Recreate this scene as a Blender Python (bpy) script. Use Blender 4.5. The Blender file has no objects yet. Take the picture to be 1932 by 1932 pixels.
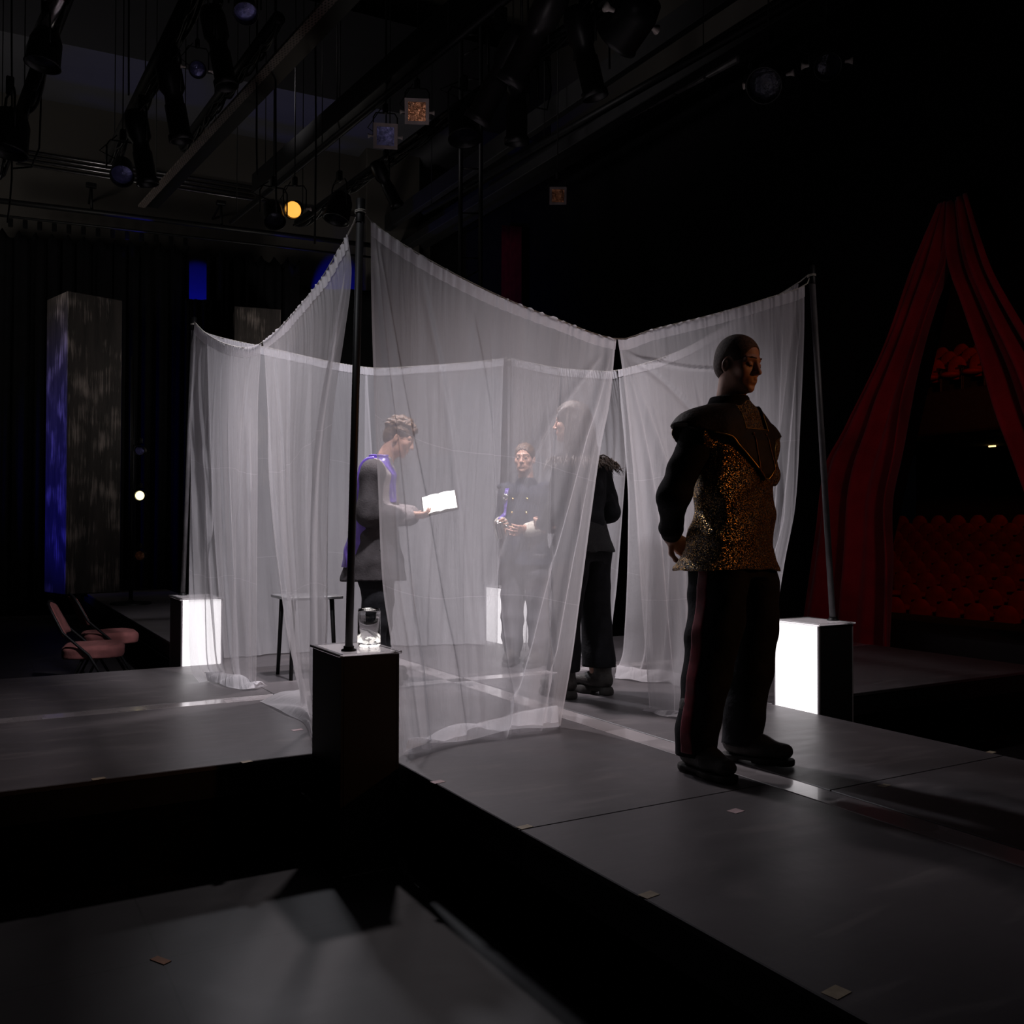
import bpy, math, random
import numpy as np
from mathutils import Vector, Matrix

scene = bpy.context.scene
COL = scene.collection
PI = math.pi

# ------------------------------------------------------------------ camera
CAM = np.array([0.0, 0.0, 1.43])
FOC = 1770.0
_p, _r, _y = math.radians(0.9), math.radians(0.12), math.radians(30.0)
FW = np.array([math.sin(_y) * math.cos(_p), math.cos(_y) * math.cos(_p), math.sin(_p)])
RT = np.array([math.cos(_y), -math.sin(_y), 0.0])
UP = np.cross(RT, FW)
RT, UP = math.cos(_r) * RT + math.sin(_r) * UP, -math.sin(_r) * RT + math.cos(_r) * UP
cd = bpy.data.cameras.new('camera')
cam = bpy.data.objects.new('camera', cd)
COL.objects.link(cam)
cd.sensor_width = 36.0
cd.lens = 36.0 * FOC / 1932.0
cd.clip_start = 0.05
cd.clip_end = 200
M = Matrix.Identity(4)
for i, a in enumerate((RT, UP, -FW)):
    for j in range(3):
        M[j][i] = a[j]
for j in range(3):
    M[j][3] = CAM[j]
cam.matrix_world = M
scene.camera = cam

# ------------------------------------------------------------------ world, lights, exposure
scene.view_settings.view_transform = 'Standard'
scene.view_settings.look = 'None'
scene.view_settings.exposure = 0.0
scene.view_settings.gamma = 1.0
scene.view_settings.use_curve_mapping = False
scene.cycles.use_denoising = True
scene.cycles.transparent_max_bounces = 32
scene.cycles.max_bounces = 8
scene.cycles.sample_clamp_indirect = 3.0
wd = bpy.data.worlds.new('world')
scene.world = wd
wd.use_nodes = True
wd.node_tree.nodes['Background'].inputs[0].default_value = (0.35, 0.38, 0.6, 1)
wd.node_tree.nodes['Background'].inputs[1].default_value = 0.0008


def light(kind, name, loc, target, energy, color, size=0.3, spot=60, blend=0.5):
    ld = bpy.data.lights.new(name, kind)
    o = bpy.data.objects.new(name, ld)
    COL.objects.link(o)
    o.location = loc
    ld.energy = energy
    ld.color = color
    if kind == 'SPOT':
        ld.spot_size = math.radians(spot)
        ld.spot_blend = blend
        ld.shadow_soft_size = size
    elif kind == 'AREA':
        ld.size = size
    else:
        ld.shadow_soft_size = size
    d = Vector(target) - Vector(loc)
    o.rotation_euler = d.to_track_quat('-Z', 'Y').to_euler()
    return o


# overhead white stage lamps above the middle of the crossing
light('SPOT', 'stage_lamp_centre', (2.5, 5.7, 4.6), (2.75, 5.15, 0.6), 640, (1.0, 0.90, 0.93), 0.12, 84, 0.95)
light('SPOT', 'stage_lamp_front', (2.3, 2.9, 6.2), (2.9, 7.0, 1.3), 1600, (0.97, 0.93, 1.0), 0.15, 46, 0.7)
light('SPOT', 'stage_lamp_rear', (2.0, 8.9, 5.0), (2.65, 4.4, 1.2), 580, (0.93, 0.92, 1.0), 0.2, 38, 0.9)
light('SPOT', 'stage_lamp_side', (-0.6, 3.4, 5.6), (2.1, 5.4, 1.7), 270, (0.94, 0.94, 1.0), 0.25, 44, 0.9)
light('SPOT', 'stage_lamp_warm', (5.8, 0.4, 5.6), (3.6, 4.6, 1.6), 90, (1.0, 0.84, 0.82), 0.2, 44, 0.9)
# dim orange lamp from the auditorium side, on the standing soldier
light('SPOT', 'orange_lamp', (5.9, -0.6, 2.7), (2.85, 2.95, 1.6), 72, (1.0, 0.38, 0.11), 0.1, 26, 0.5)
# blue wash on the back wall and the scenic column
light('SPOT', 'blue_lamp_wall', (3.6, 16.8, 4.2), (3.6, 17.6, 5.09), 320, (0.01, 0.015, 1.0), 0.02, 42, 0.1)
light('SPOT', 'blue_lamp_wall_right', (6.1, 16.72, 4.4), (6.15, 17.4, 5.2), 340, (0.01, 0.015, 1.0), 0.02, 48, 0.12)
light('SPOT', 'blue_lamp_column', (-4.0, 14.5, 1.2), (1.2, 15.2, 2.3), 800, (0.01, 0.01, 1.0), 0.05, 48, 0.9)
light('SPOT', 'blue_lamp_ceiling', (2.2, 16.5, 5.6), (2.2, 16.4, 8.7), 22, (0.05, 0.05, 1.0), 0.05, 50, 0.4)
light('SPOT', 'blue_lamp_ceiling_right', (5.0, 16.3, 5.6), (5.1, 16.2, 8.7), 26, (0.05, 0.05, 1.0), 0.05, 54, 0.4)
light('SPOT', 'rig_glint', (1.6, 2.6, 3.2), (3.4, 6.2, 5.1), 16, (1.0, 0.9, 0.92), 0.15, 26, 0.8)  # added unseen spot that gives the middle rig lamps their sheen
# added fill lights, no fixtures seen: back and right walls, rig, column, chairs
light('AREA', 'wall_fill', (5.6, 14.4, 3.0), (2.5, 17.0, 7.6), 34, (1.0, 0.93, 0.86), 1.0)
light('AREA', 'wall_fill_left', (-2.0, 13.6, 4.6), (2.5, 17.0, 7.6), 36, (1.0, 0.93, 0.86), 1.0)
light('SPOT', 'rig_fill', (-0.8, 0.2, 3.2), (4.0, 9.0, 5.8), 11, (0.95, 0.88, 0.95), 0.3, 80, 0.9)
light('SPOT', 'column_fill', (1.6, 10.0, 4.8), (1.8, 14.6, 2.4), 26, (1.0, 0.9, 0.85), 0.2, 56, 0.6)
light('SPOT', 'chair_fill', (3.2, 6.0, 5.2), (0.9, 8.3, 0.5), 13, (1.0, 0.85, 0.8), 0.2, 26, 0.9)
light('SPOT', 'wall_fill_right', (2.4, 11.0, 6.2), (9.5, 10.2, 8.6), 130, (1.0, 0.93, 0.95), 0.3, 70, 0.9)
# red light on the auditorium and the red drapes
light('SPOT', 'red_lamp_seats', (10.0, 7.0, 7.0), (17.0, 11.0, 0.8), 150, (1.0, 0.20, 0.07), 0.3, 80, 0.8)
light('SPOT', 'red_lamp_balcony', (11.0, 5.0, 5.2), (21.0, 12.0, 5.4), 420, (1.0, 0.2, 0.06), 0.3, 40, 0.8)
light('SPOT', 'red_lamp_drape', (4.2, 0.5, 3.4), (7.6, 5.6, 1.6), 80, (1.0, 0.3, 0.35), 0.3, 60, 0.9)
light('SPOT', 'floor_fill', (1.6, 0.0, 5.0), (1.0, 1.8, 0.0), 9, (0.95, 0.9, 1.0), 0.3, 60, 0.9)  # added fill for the near lower floor, no fixture seen


# ------------------------------------------------------------------ helpers
def W(u, v, d):
    """photo point at a distance along the view axis -> place in the world"""
    return CAM + d * (FW + RT * (u - 966) / FOC - UP * (v - 966) / FOC)


def on_z(u, v, z):
    r = FW + RT * (u - 966) / FOC - UP * (v - 966) / FOC
    return CAM + r * ((z - CAM[2]) / r[2])


def on_x(u, v, x):
    r = FW + RT * (u - 966) / FOC - UP * (v - 966) / FOC
    return CAM + r * ((x - CAM[0]) / r[0])


def on_y(u, v, y):
    r = FW + RT * (u - 966) / FOC - UP * (v - 966) / FOC
    return CAM + r * ((y - CAM[1]) / r[1])


def edge(px, d0, d1):
    v0, v1 = px[0][1], px[-1][1]
    return [W(u, v, d0 + (d1 - d0) * (v - v0) / (v1 - v0)) for u, v in px]


def s2l(c):
    return tuple(((x / 255 + 0.055) / 1.055) ** 2.4 if x > 10 else x / 255 / 12.92 for x in c)


def mat(name, col, rough=0.6, metal=0.0, var=0.25, scale=8.0, bump=0.0, bscale=40.0, spec=0.5, stretch=None, sheen=0.0):
    m = bpy.data.materials.new(name)
    m.use_nodes = True
    nt = m.node_tree
    n = nt.nodes
    b = n['Principled BSDF']
    tc = n.new('ShaderNodeTexCoord')
    mp = n.new('ShaderNodeMapping')
    nt.links.new(tc.outputs['Object'], mp.inputs['Vector'])
    if stretch:
        mp.inputs['Scale'].default_value = stretch
    no = n.new('ShaderNodeTexNoise')
    no.inputs['Scale'].default_value = scale
    no.inputs['Detail'].default_value = 5
    nt.links.new(mp.outputs[0], no.inputs['Vector'])
    cr = n.new('ShaderNodeValToRGB')
    cr.color_ramp.elements[0].position = 0.3
    cr.color_ramp.elements[1].position = 0.7
    cr.color_ramp.elements[0].color = tuple(x * (1 - var) for x in col) + (1,)
    cr.color_ramp.elements[1].color = tuple(min(1, x * (1 + var)) for x in col) + (1,)
    nt.links.new(no.outputs['Fac'], cr.inputs['Fac'])
    nt.links.new(cr.outputs['Color'], b.inputs['Base Color'])
    b.inputs['Roughness'].default_value = rough
    b.inputs['Metallic'].default_value = metal
    b.inputs['Specular IOR Level'].default_value = spec
    if sheen:
        b.inputs['Sheen Weight'].default_value = sheen
    if bump:
        nb = n.new('ShaderNodeTexNoise')
        nb.inputs['Scale'].default_value = bscale
        nb.inputs['Detail'].default_value = 4
        nt.links.new(mp.outputs[0], nb.inputs['Vector'])
        bp = n.new('ShaderNodeBump')
        bp.inputs['Strength'].default_value = bump
        bp.inputs['Distance'].default_value = 0.01
        nt.links.new(nb.outputs['Fac'], bp.inputs['Height'])
        nt.links.new(bp.outputs['Normal'], b.inputs['Normal'])
    return m


def emit_mat(name, col, strength):
    m = bpy.data.materials.new(name)
    m.use_nodes = True
    b = m.node_tree.nodes['Principled BSDF']
    b.inputs['Base Color'].default_value = (0.8, 0.8, 0.8, 1)
    b.inputs['Roughness'].default_value = 0.35
    b.inputs['Emission Color'].default_value = tuple(col) + (1,)
    b.inputs['Emission Strength'].default_value = strength
    return m


class MB:
    def __init__(s):
        s.v = []
        s.f = []
        s.m = []
        s.uv = {}

    def add(s, vs, fs, mi=0):
        o = len(s.v)
        s.v += [tuple(float(c) for c in p) for p in vs]
        s.f += [tuple(i + o for i in f) for f in fs]
        s.m += [mi] * len(fs)
        return s

    def box(s, c, d, R=None, bev=0.0, mi=0):
        """box centre c, size d, optional 3x3 R; bevelled by chamfering"""
        c = np.array(c, float)
        h = np.array(d, float) / 2
        b = min(bev, min(h) * 0.9)
        if b <= 0:
            vs = [np.array([x, y, z]) * h for z in (-1, 1) for y in (-1, 1) for x in (-1, 1)]
            fs = [(0, 2, 3, 1), (4, 5, 7, 6), (0, 1, 5, 4), (2, 6, 7, 3), (0, 4, 6, 2), (1, 3, 7, 5)]
        else:
            vs, idx = [], {}
            for z in (-1, 1):
                for y in (-1, 1):
                    for x in (-1, 1):
                        sg = np.array([x, y, z])
                        for a in range(3):
                            q = sg * h
                            for e in range(3):
                                if e != a:
                                    q[e] -= sg[e] * b
                            idx[(x, y, z, a)] = len(vs)
                            vs.append(q)
            fs = []
            for a in range(3):
                o1, o2 = [e for e in range(3) if e != a]
                for sg in (-1, 1):
                    q = []
                    for s1, s2 in ((-1, -1), (1, -1), (1, 1), (-1, 1)):
                        k = [0, 0, 0]
                        k[a] = sg
                        k[o1] = s1
                        k[o2] = s2
                        q.append(idx[(k[0], k[1], k[2], a)])
                    fs.append(tuple(q))
            for a in range(3):
                o1, o2 = [e for e in range(3) if e != a]
                for s1 in (-1, 1):
                    for s2 in (-1, 1):
                        q = []
                        for sa, ax in ((-1, o1), (1, o1), (1, o2), (-1, o2)):
                            k = [0, 0, 0]
                            k[a] = sa
                            k[o1] = s1
                            k[o2] = s2
                            q.append(idx[(k[0], k[1], k[2], ax)])
                        fs.append(tuple(q))
            for x in (-1, 1):
                for y in (-1, 1):
                    for z in (-1, 1):
                        fs.append(tuple(idx[(x, y, z, a)] for a in range(3)))
        if R is not None:
            vs = [np.array(R) @ q for q in vs]
        return s.add([q + c for q in vs], fs, mi)

    def tube(s, pts, r, n=10, cap=True, mi=0):
        pts = [np.array(p, float) for p in pts]
        k = len(pts)
        rs = r if isinstance(r, (list, tuple, np.ndarray)) else [r] * k
        vs, fs = [], []
        t = pts[1] - pts[0]
        a = np.array([0, 0, 1.0]) if abs(t[2]) < 0.9 * np.linalg.norm(t) else np.array([1.0, 0, 0])
        e1 = np.cross(t, a)
        e1 /= np.linalg.norm(e1)
        for i in range(k):
            t = pts[min(i + 1, k - 1)] - pts[max(i - 1, 0)]
            t = t / (np.linalg.norm(t) + 1e-12)
            e1 = e1 - t * (e1 @ t)
            e1 /= np.linalg.norm(e1) + 1e-12
            e2 = np.cross(t, e1)
            for j in range(n):
                an = 2 * PI * j / n
                vs.append(pts[i] + rs[i] * (math.cos(an) * e1 + math.sin(an) * e2))
        for i in range(k - 1):
            for j in range(n):
                fs.append((i * n + j, i * n + (j + 1) % n, (i + 1) * n + (j + 1) % n, (i + 1) * n + j))
        if cap:
            fs.append(tuple(range(n))[::-1])
            fs.append(tuple((k - 1) * n + j for j in range(n)))
        return s.add(vs, fs, mi)

    def lathe(s, prof, o, ax, n=24, mi=0):
        """prof: (radius, distance along axis)"""
        o = np.array(o, float)
        ax = np.array(ax, float)
        ax /= np.linalg.norm(ax)
        a = np.array([0, 0, 1.0]) if abs(ax[2]) < 0.9 else np.array([1.0, 0, 0])
        e1 = np.cross(ax, a)
        e1 /= np.linalg.norm(e1)
        e2 = np.cross(ax, e1)
        vs, fs = [], []
        for r, h in prof:
            for j in range(n):
                an = 2 * PI * j / n
                vs.append(o + ax * h + max(r, 1e-4) * (math.cos(an) * e1 + math.sin(an) * e2))
        for i in range(len(prof) - 1):
            for j in range(n):
                fs.append((i * n + j, i * n + (j + 1) % n, (i + 1) * n + (j + 1) % n, (i + 1) * n + j))
        return s.add(vs, fs, mi)

    def grid(s, G, mi=0):
        """G: (nv, nu, 3)"""
        nv, nu = G.shape[:2]
        fs = [(i * nu + j, i * nu + j + 1, (i + 1) * nu + j + 1, (i + 1) * nu + j) for i in range(nv - 1) for j in range(nu - 1)]
        return s.add(G.reshape(-1, 3), fs, mi)

    def build(s, name, mats, parent=None, smooth=False, uv=None):
        me = bpy.data.meshes.new(name)
        me.from_pydata(s.v, [], s.f)
        mats = mats if isinstance(mats, (list, tuple)) else [mats]
        for m in mats:
            me.materials.append(m)
        if len(mats) > 1:
            me.polygons.foreach_set('material_index', s.m)
        if smooth:
            me.polygons.foreach_set('use_smooth', [True] * len(me.polygons))
        if uv is not None:
            l = me.uv_layers.new(name='uv')
            vi = np.empty(len(me.loops), dtype=np.int64)
            me.loops.foreach_get('vertex_index', vi)
            l.data.foreach_set('uv', np.asarray(uv, dtype=np.float32)[vi].ravel())
        me.update()
        o = bpy.data.objects.new(name, me)
        COL.objects.link(o)
        if parent is not None:
            o.parent = parent
            o.matrix_parent_inverse = parent.matrix_basis.inverted()
        return o


def tag(o, label=None, cat=None, group=None, kind=None):
    if label:
        o['label'] = label
    if cat:
        o['category'] = cat
    if group:
        o['group'] = group
    if kind:
        o['kind'] = kind
    return o


def thing(name, loc, label, cat, group=None, rz=0.0):
    o = bpy.data.objects.new(name, None)
    COL.objects.link(o)
    o.location = tuple(float(c) for c in loc)
    o.rotation_euler = (0, 0, rz)
    o.empty_display_size = 0.1
    bpy.context.view_layer.update()
    return tag(o, label, cat, group)


def local(o, root):
    """mesh built in the root's own frame: drop the parent inverse"""
    o.matrix_parent_inverse = Matrix.Identity(4)
    return o


def copy_tree(o, parent=None):
    c = o.copy()
    COL.objects.link(c)
    if parent is not None:
        c.parent = parent
    for ch in list(o.children):
        copy_tree(ch, c)
    return c


def retag(o, label):
    o['label'] = label
    return o


def lerp_poly(P, t):
    """points along polyline P at params t in 0..1 (Catmull-Rom by chord length)"""
    P = np.array(P, float)
    if len(P) == 2:
        return P[0] + (P[1] - P[0]) * np.asarray(t)[:, None]
    L = np.concatenate([[0], np.cumsum(np.linalg.norm(np.diff(P, axis=0), axis=1))])
    L /= L[-1]
    t = np.clip(np.asarray(t), 0, 1)
    i = np.clip(np.searchsorted(L, t, side='right') - 1, 0, len(P) - 2)
    h = (L[i + 1] - L[i])
    f = ((t - L[i]) / h)[:, None]
    T = np.zeros_like(P)
    T[1:-1] = (P[2:] - P[:-2]) / (L[2:] - L[:-2])[:, None]
    T[0] = (P[1] - P[0]) / (L[1] - L[0])
    T[-1] = (P[-1] - P[-2]) / (L[-1] - L[-2])
    h = h[:, None]
    return ((2 * f**3 - 3 * f**2 + 1) * P[i] + (f**3 - 2 * f**2 + f) * h * T[i] + (-2 * f**3 + 3 * f**2) * P[i + 1] + (f**3 - f**2) * h * T[i + 1])


def coons(top, bot, left, right, nu, nv):
    u = np.linspace(0, 1, nu)
    v = np.linspace(0, 1, nv)
    T, B = lerp_poly(top, u), lerp_poly(bot, u)
    Lf, Rr = lerp_poly(left, v), lerp_poly(right, v)
    U, V = u[None, :, None], v[:, None, None]
    S = (1 - V) * T[None] + V * B[None] + (1 - U) * Lf[:, None] + U * Rr[:, None]
    S -= (1 - U) * (1 - V) * T[0] + U * (1 - V) * T[-1] + (1 - U) * V * B[0] + U * V * B[-1]
    return S


def rotz(a):
    c, s = math.cos(a), math.sin(a)
    return np.array([[c, -s, 0], [s, c, 0], [0, 0, 1.0]])


def frame_from(ax, up=(0, 0, 1)):
    """columns: x across, y along ax, z up-ish"""
    y = np.array(ax, float)
    y /= np.linalg.norm(y)
    x = np.cross(y, np.array(up, float))
    x /= np.linalg.norm(x)
    z = np.cross(x, y)
    return np.array([x, y, z]).T

# ------------------------------------------------------------------ implicit surfaces (bodies, clothes)
class F:
    """ordered list of shapes blended into one field"""

    def __init__(s):
        s.ops = []

    def op(s, kind, fn, lo=None, hi=None, k=0.02):
        s.ops.append((kind, fn, None if lo is None else np.array(lo, float), None if hi is None else np.array(hi, float), k))
        return s

    def cap(s, a, b, ra, rb, k=0.02, kind='u', sq=None):
        """rounded cone; sq=(axis vector, factor) flattens it along an axis"""
        a, b = np.array(a, float), np.array(b, float)
        r = max(ra, rb) * 1.05
        ab = b - a
        L2 = ab @ ab + 1e-12

        def fn(P):
            q = P - a
            t = np.clip(q @ ab / L2, 0, 1)
            w = q - t[..., None] * ab
            R = ra + t * (rb - ra)
            if sq is not None:
                n = np.array(sq[0], float)
                n = n / np.linalg.norm(n)
                c = w @ n
                w = w + (c * (1 / sq[1] - 1))[..., None] * n
                return (np.linalg.norm(w, axis=-1) - R) * (0.5 + 0.5 * sq[1])
            return np.linalg.norm(w, axis=-1) - R
        return s.op(kind, fn, np.minimum(a, b) - r, np.maximum(a, b) + r, k)

    def chain(s, pts, rs, k=0.02, sq=None):
        for i in range(len(pts) - 1):
            s.cap(pts[i], pts[i + 1], rs[i], rs[i + 1], k, sq=sq)
        return s

    def ell(s, c, r, k=0.02, kind='u', R=None):
        c, r = np.array(c, float), np.array(r, float)
        m = max(r)

        def fn(P):
            q = P - c
            if R is not None:
                q = q @ np.array(R)
            k0 = np.linalg.norm(q / r, axis=-1)
            k1 = np.linalg.norm(q / r**2, axis=-1)
            return k0 * (k0 - 1) / (k1 + 1e-9)
        return s.op(kind, fn, c - m, c + m, k)

    def sect(s, st, k=0.02, kind='u', pw=2.3):
        """body of stacked oval sections; st rows: z, cx, cy, rx, ry"""
        st = np.array(sorted(st, key=lambda q: q[0]), float)
        z0, z1 = st[0, 0], st[-1, 0]
        mr = st[:, 3:].max()

        def fn(P):
            z = np.clip(P[..., 2], z0, z1)
            cx, cy, rx, ry = (np.interp(z, st[:, 0], st[:, i]) for i in (1, 2, 3, 4))
            e = (np.abs((P[..., 0] - cx) / rx)**pw + np.abs((P[..., 1] - cy) / ry)**pw)**(1 / pw)
            d = (e - 1) * np.minimum(rx, ry)
            dz = np.abs(P[..., 2] - (z0 + z1) / 2) - (z1 - z0) / 2
            return np.maximum(d, dz)
        lo = [st[:, 1].min() - mr, st[:, 2].min() - mr, z0]
        hi = [st[:, 1].max() + mr, st[:, 2].max() + mr, z1]
        return s.op(kind, fn, lo, hi, k)

    def ev(s, P, sel_fn=None):
        D = np.full(P.shape[:-1], 0.25)
        s._run(P, D, None, None)
        return D

    def _run(s, P, D, blo, bhi):
        for kind, fn, lo, hi, k in s.ops:
            if blo is not None and lo is not None and kind in 'us':
                m = k + 0.03
                sel = np.where(np.all((bhi > lo - m) & (blo < hi + m), axis=1))[0]
                if len(sel) == 0:
                    continue
            else:
                sel = slice(None)
            p, d = P[sel], D[sel]
            e = fn(p)
            if kind == 'u':
                h = np.clip(0.5 + 0.5 * (d - e) / k, 0, 1)
                D[sel] = d * (1 - h) + e * h - k * h * (1 - h)
            elif kind == 's':
                h = np.clip(0.5 - 0.5 * (d + e) / k, 0, 1)
                D[sel] = d * (1 - h) - e * h + k * h * (1 - h)
            elif kind == 'i':
                D[sel] = np.maximum(d, e)
            elif kind == 'd':
                D[sel] = d + e
        return D

    def bounds(s, m=0.03):
        lo = np.min([o[2] for o in s.ops if o[0] == 'u'], axis=0) - m
        hi = np.max([o[3] for o in s.ops if o[0] == 'u'], axis=0) + m
        return lo, hi

    def mesh(s, res, lo=None, hi=None):
        a, b = s.bounds()
        lo = a if lo is None else np.maximum(lo, a)
        hi = b if hi is None else np.minimum(hi, b)
        n = 8
        nb = np.ceil((hi - lo) / (res * n)).astype(int)
        half = res * n / 2
        I = np.stack(np.meshgrid(*[np.arange(q) for q in nb], indexing='ij'), -1).reshape(-1, 3)
        C = lo + (I + 0.5) * res * n
        D = np.full((len(C), 1), 0.25)
        s._run(C[:, None, :], D, C - half, C + half)
        D = D[:, 0]
        act = np.abs(D) < half * 1.7 * 1.6 + 0.012
        dense = np.full(tuple(nb * n), 0.25, dtype=np.float32)
        dv = dense.reshape(nb[0], n, nb[1], n, nb[2], n)
        for i, d in zip(I[~act], D[~act]):
            if d < 0:
                dv[i[0], :, i[1], :, i[2], :] = -0.25
        Ia = I[act]
        off = (np.stack(np.meshgrid(*[np.arange(n)] * 3, indexing='ij'), -1).reshape(-1, 3)) * res
        for c0 in range(0, len(Ia), 1500):
            J = Ia[c0:c0 + 1500]
            P = (lo + J * res * n)[:, None, :] + off[None]
            d = np.full(P.shape[:-1], 0.25)
            b0 = lo + J * res * n
            s._run(P, d, b0, b0 + res * n)
            for q, i in enumerate(J):
                dv[i[0], :, i[1], :, i[2], :] = d[q].reshape(n, n, n)
        return surface_nets(dense, lo, res)


def surface_nets(D, lo, res):
    S = D < 0
    nx, ny, nz = D.shape
    c = np.zeros((nx - 1, ny - 1, nz - 1), dtype=np.int8)
    for a in (0, 1):
        for b in (0, 1):
            for e in (0, 1):
                c += S[a:nx - 1 + a, b:ny - 1 + b, e:nz - 1 + e]
    I = np.argwhere((c > 0) & (c < 8))
    idx = -np.ones(c.shape, dtype=np.int64)
    idx[tuple(I.T)] = np.arange(len(I))
    acc = np.zeros((len(I), 3))
    cnt = np.zeros(len(I))
    corners = [(a, b, e) for a in (0, 1) for b in (0, 1) for e in (0, 1)]
    for p in corners:
        for ax in range(3):
            if p[ax] == 0:
                q = list(p)
                q[ax] = 1
                d0 = D[tuple((I + p).T)].astype(float)
                d1 = D[tuple((I + q).T)].astype(float)
                m = (d0 < 0) != (d1 < 0)
                t = np.where(m, d0 / (d0 - d1 + 1e-12), 0)
                pt = np.array(p, float)[None].repeat(len(I), 0)
                pt[:, ax] += t
                acc += pt * m[:, None]
                cnt += m
    V = lo + (I + acc / cnt[:, None]) * res
    faces = []
    for ax in range(3):
        sl0 = [slice(None)] * 3
        sl1 = [slice(None)] * 3
        sl0[ax] = slice(0, -1)
        sl1[ax] = slice(1, None)
        a, b = S[tuple(sl0)], S[tuple(sl1)]
        e = np.argwhere(a != b)
        o1, o2 = [(1, 2), (2, 0), (0, 1)][ax]
        e = e[(e[:, o1] > 0) & (e[:, o2] > 0)]
        e = e[(e[:, o1] < idx.shape[o1]) & (e[:, o2] < idx.shape[o2])]
        inside = S[tuple(e.T)]
        q = []
        for s1, s2 in ((-1, -1), (0, -1), (0, 0), (-1, 0)):
            k = e.copy()
            k[:, o1] += s1
            k[:, o2] += s2
            q.append(idx[tuple(k.T)])
        q = np.stack(q, 1)
        q = np.where(inside[:, None], q, q[:, ::-1])
        faces.append(q[np.all(q >= 0, axis=1)])
    return V, np.concatenate(faces)


def mesh_obj(name, V, Q, m, parent, smooth=True):
    me = bpy.data.meshes.new(name)
    me.vertices.add(len(V))
    me.vertices.foreach_set('co', np.asarray(V, np.float32).ravel())
    me.loops.add(len(Q) * 4)
    me.loops.foreach_set('vertex_index', Q.astype(np.int32).ravel())
    me.polygons.add(len(Q))
    me.polygons.foreach_set('loop_start', np.arange(0, len(Q) * 4, 4, dtype=np.int32))
    me.polygons.foreach_set('loop_total', np.full(len(Q), 4, dtype=np.int32))
    me.update(calc_edges=True)
    me.validate()
    if smooth:
        me.polygons.foreach_set('use_smooth', [True] * len(me.polygons))
    for x in (m if isinstance(m, (list, tuple)) else [m]):
        me.materials.append(x)
    o = bpy.data.objects.new(name, me)
    COL.objects.link(o)
    o.parent = parent
    return o


def folds(dirs, amp, seed=0, warp=0.03):
    """soft cloth creases: waves along the given wave vectors"""
    rs = np.random.RandomState(seed)
    W_ = [(np.array(d, float), a, rs.rand() * 6.28) for d, a in dirs]

    def fn(P):
        w = warp * np.stack([np.sin(P[..., 2] * 17 + P[..., 0] * 9), np.sin(P[..., 0] * 21 + P[..., 2] * 8 + 1), np.sin(P[..., 1] * 19 + P[..., 0] * 11 + 2)], -1)
        q = P + w
        d = 0
        for k, a, ph in W_:
            x = np.sin(q @ k + ph)
            d = d + a * (0.5 + 0.5 * x)**2
        return -amp * d
    return fn


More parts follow.
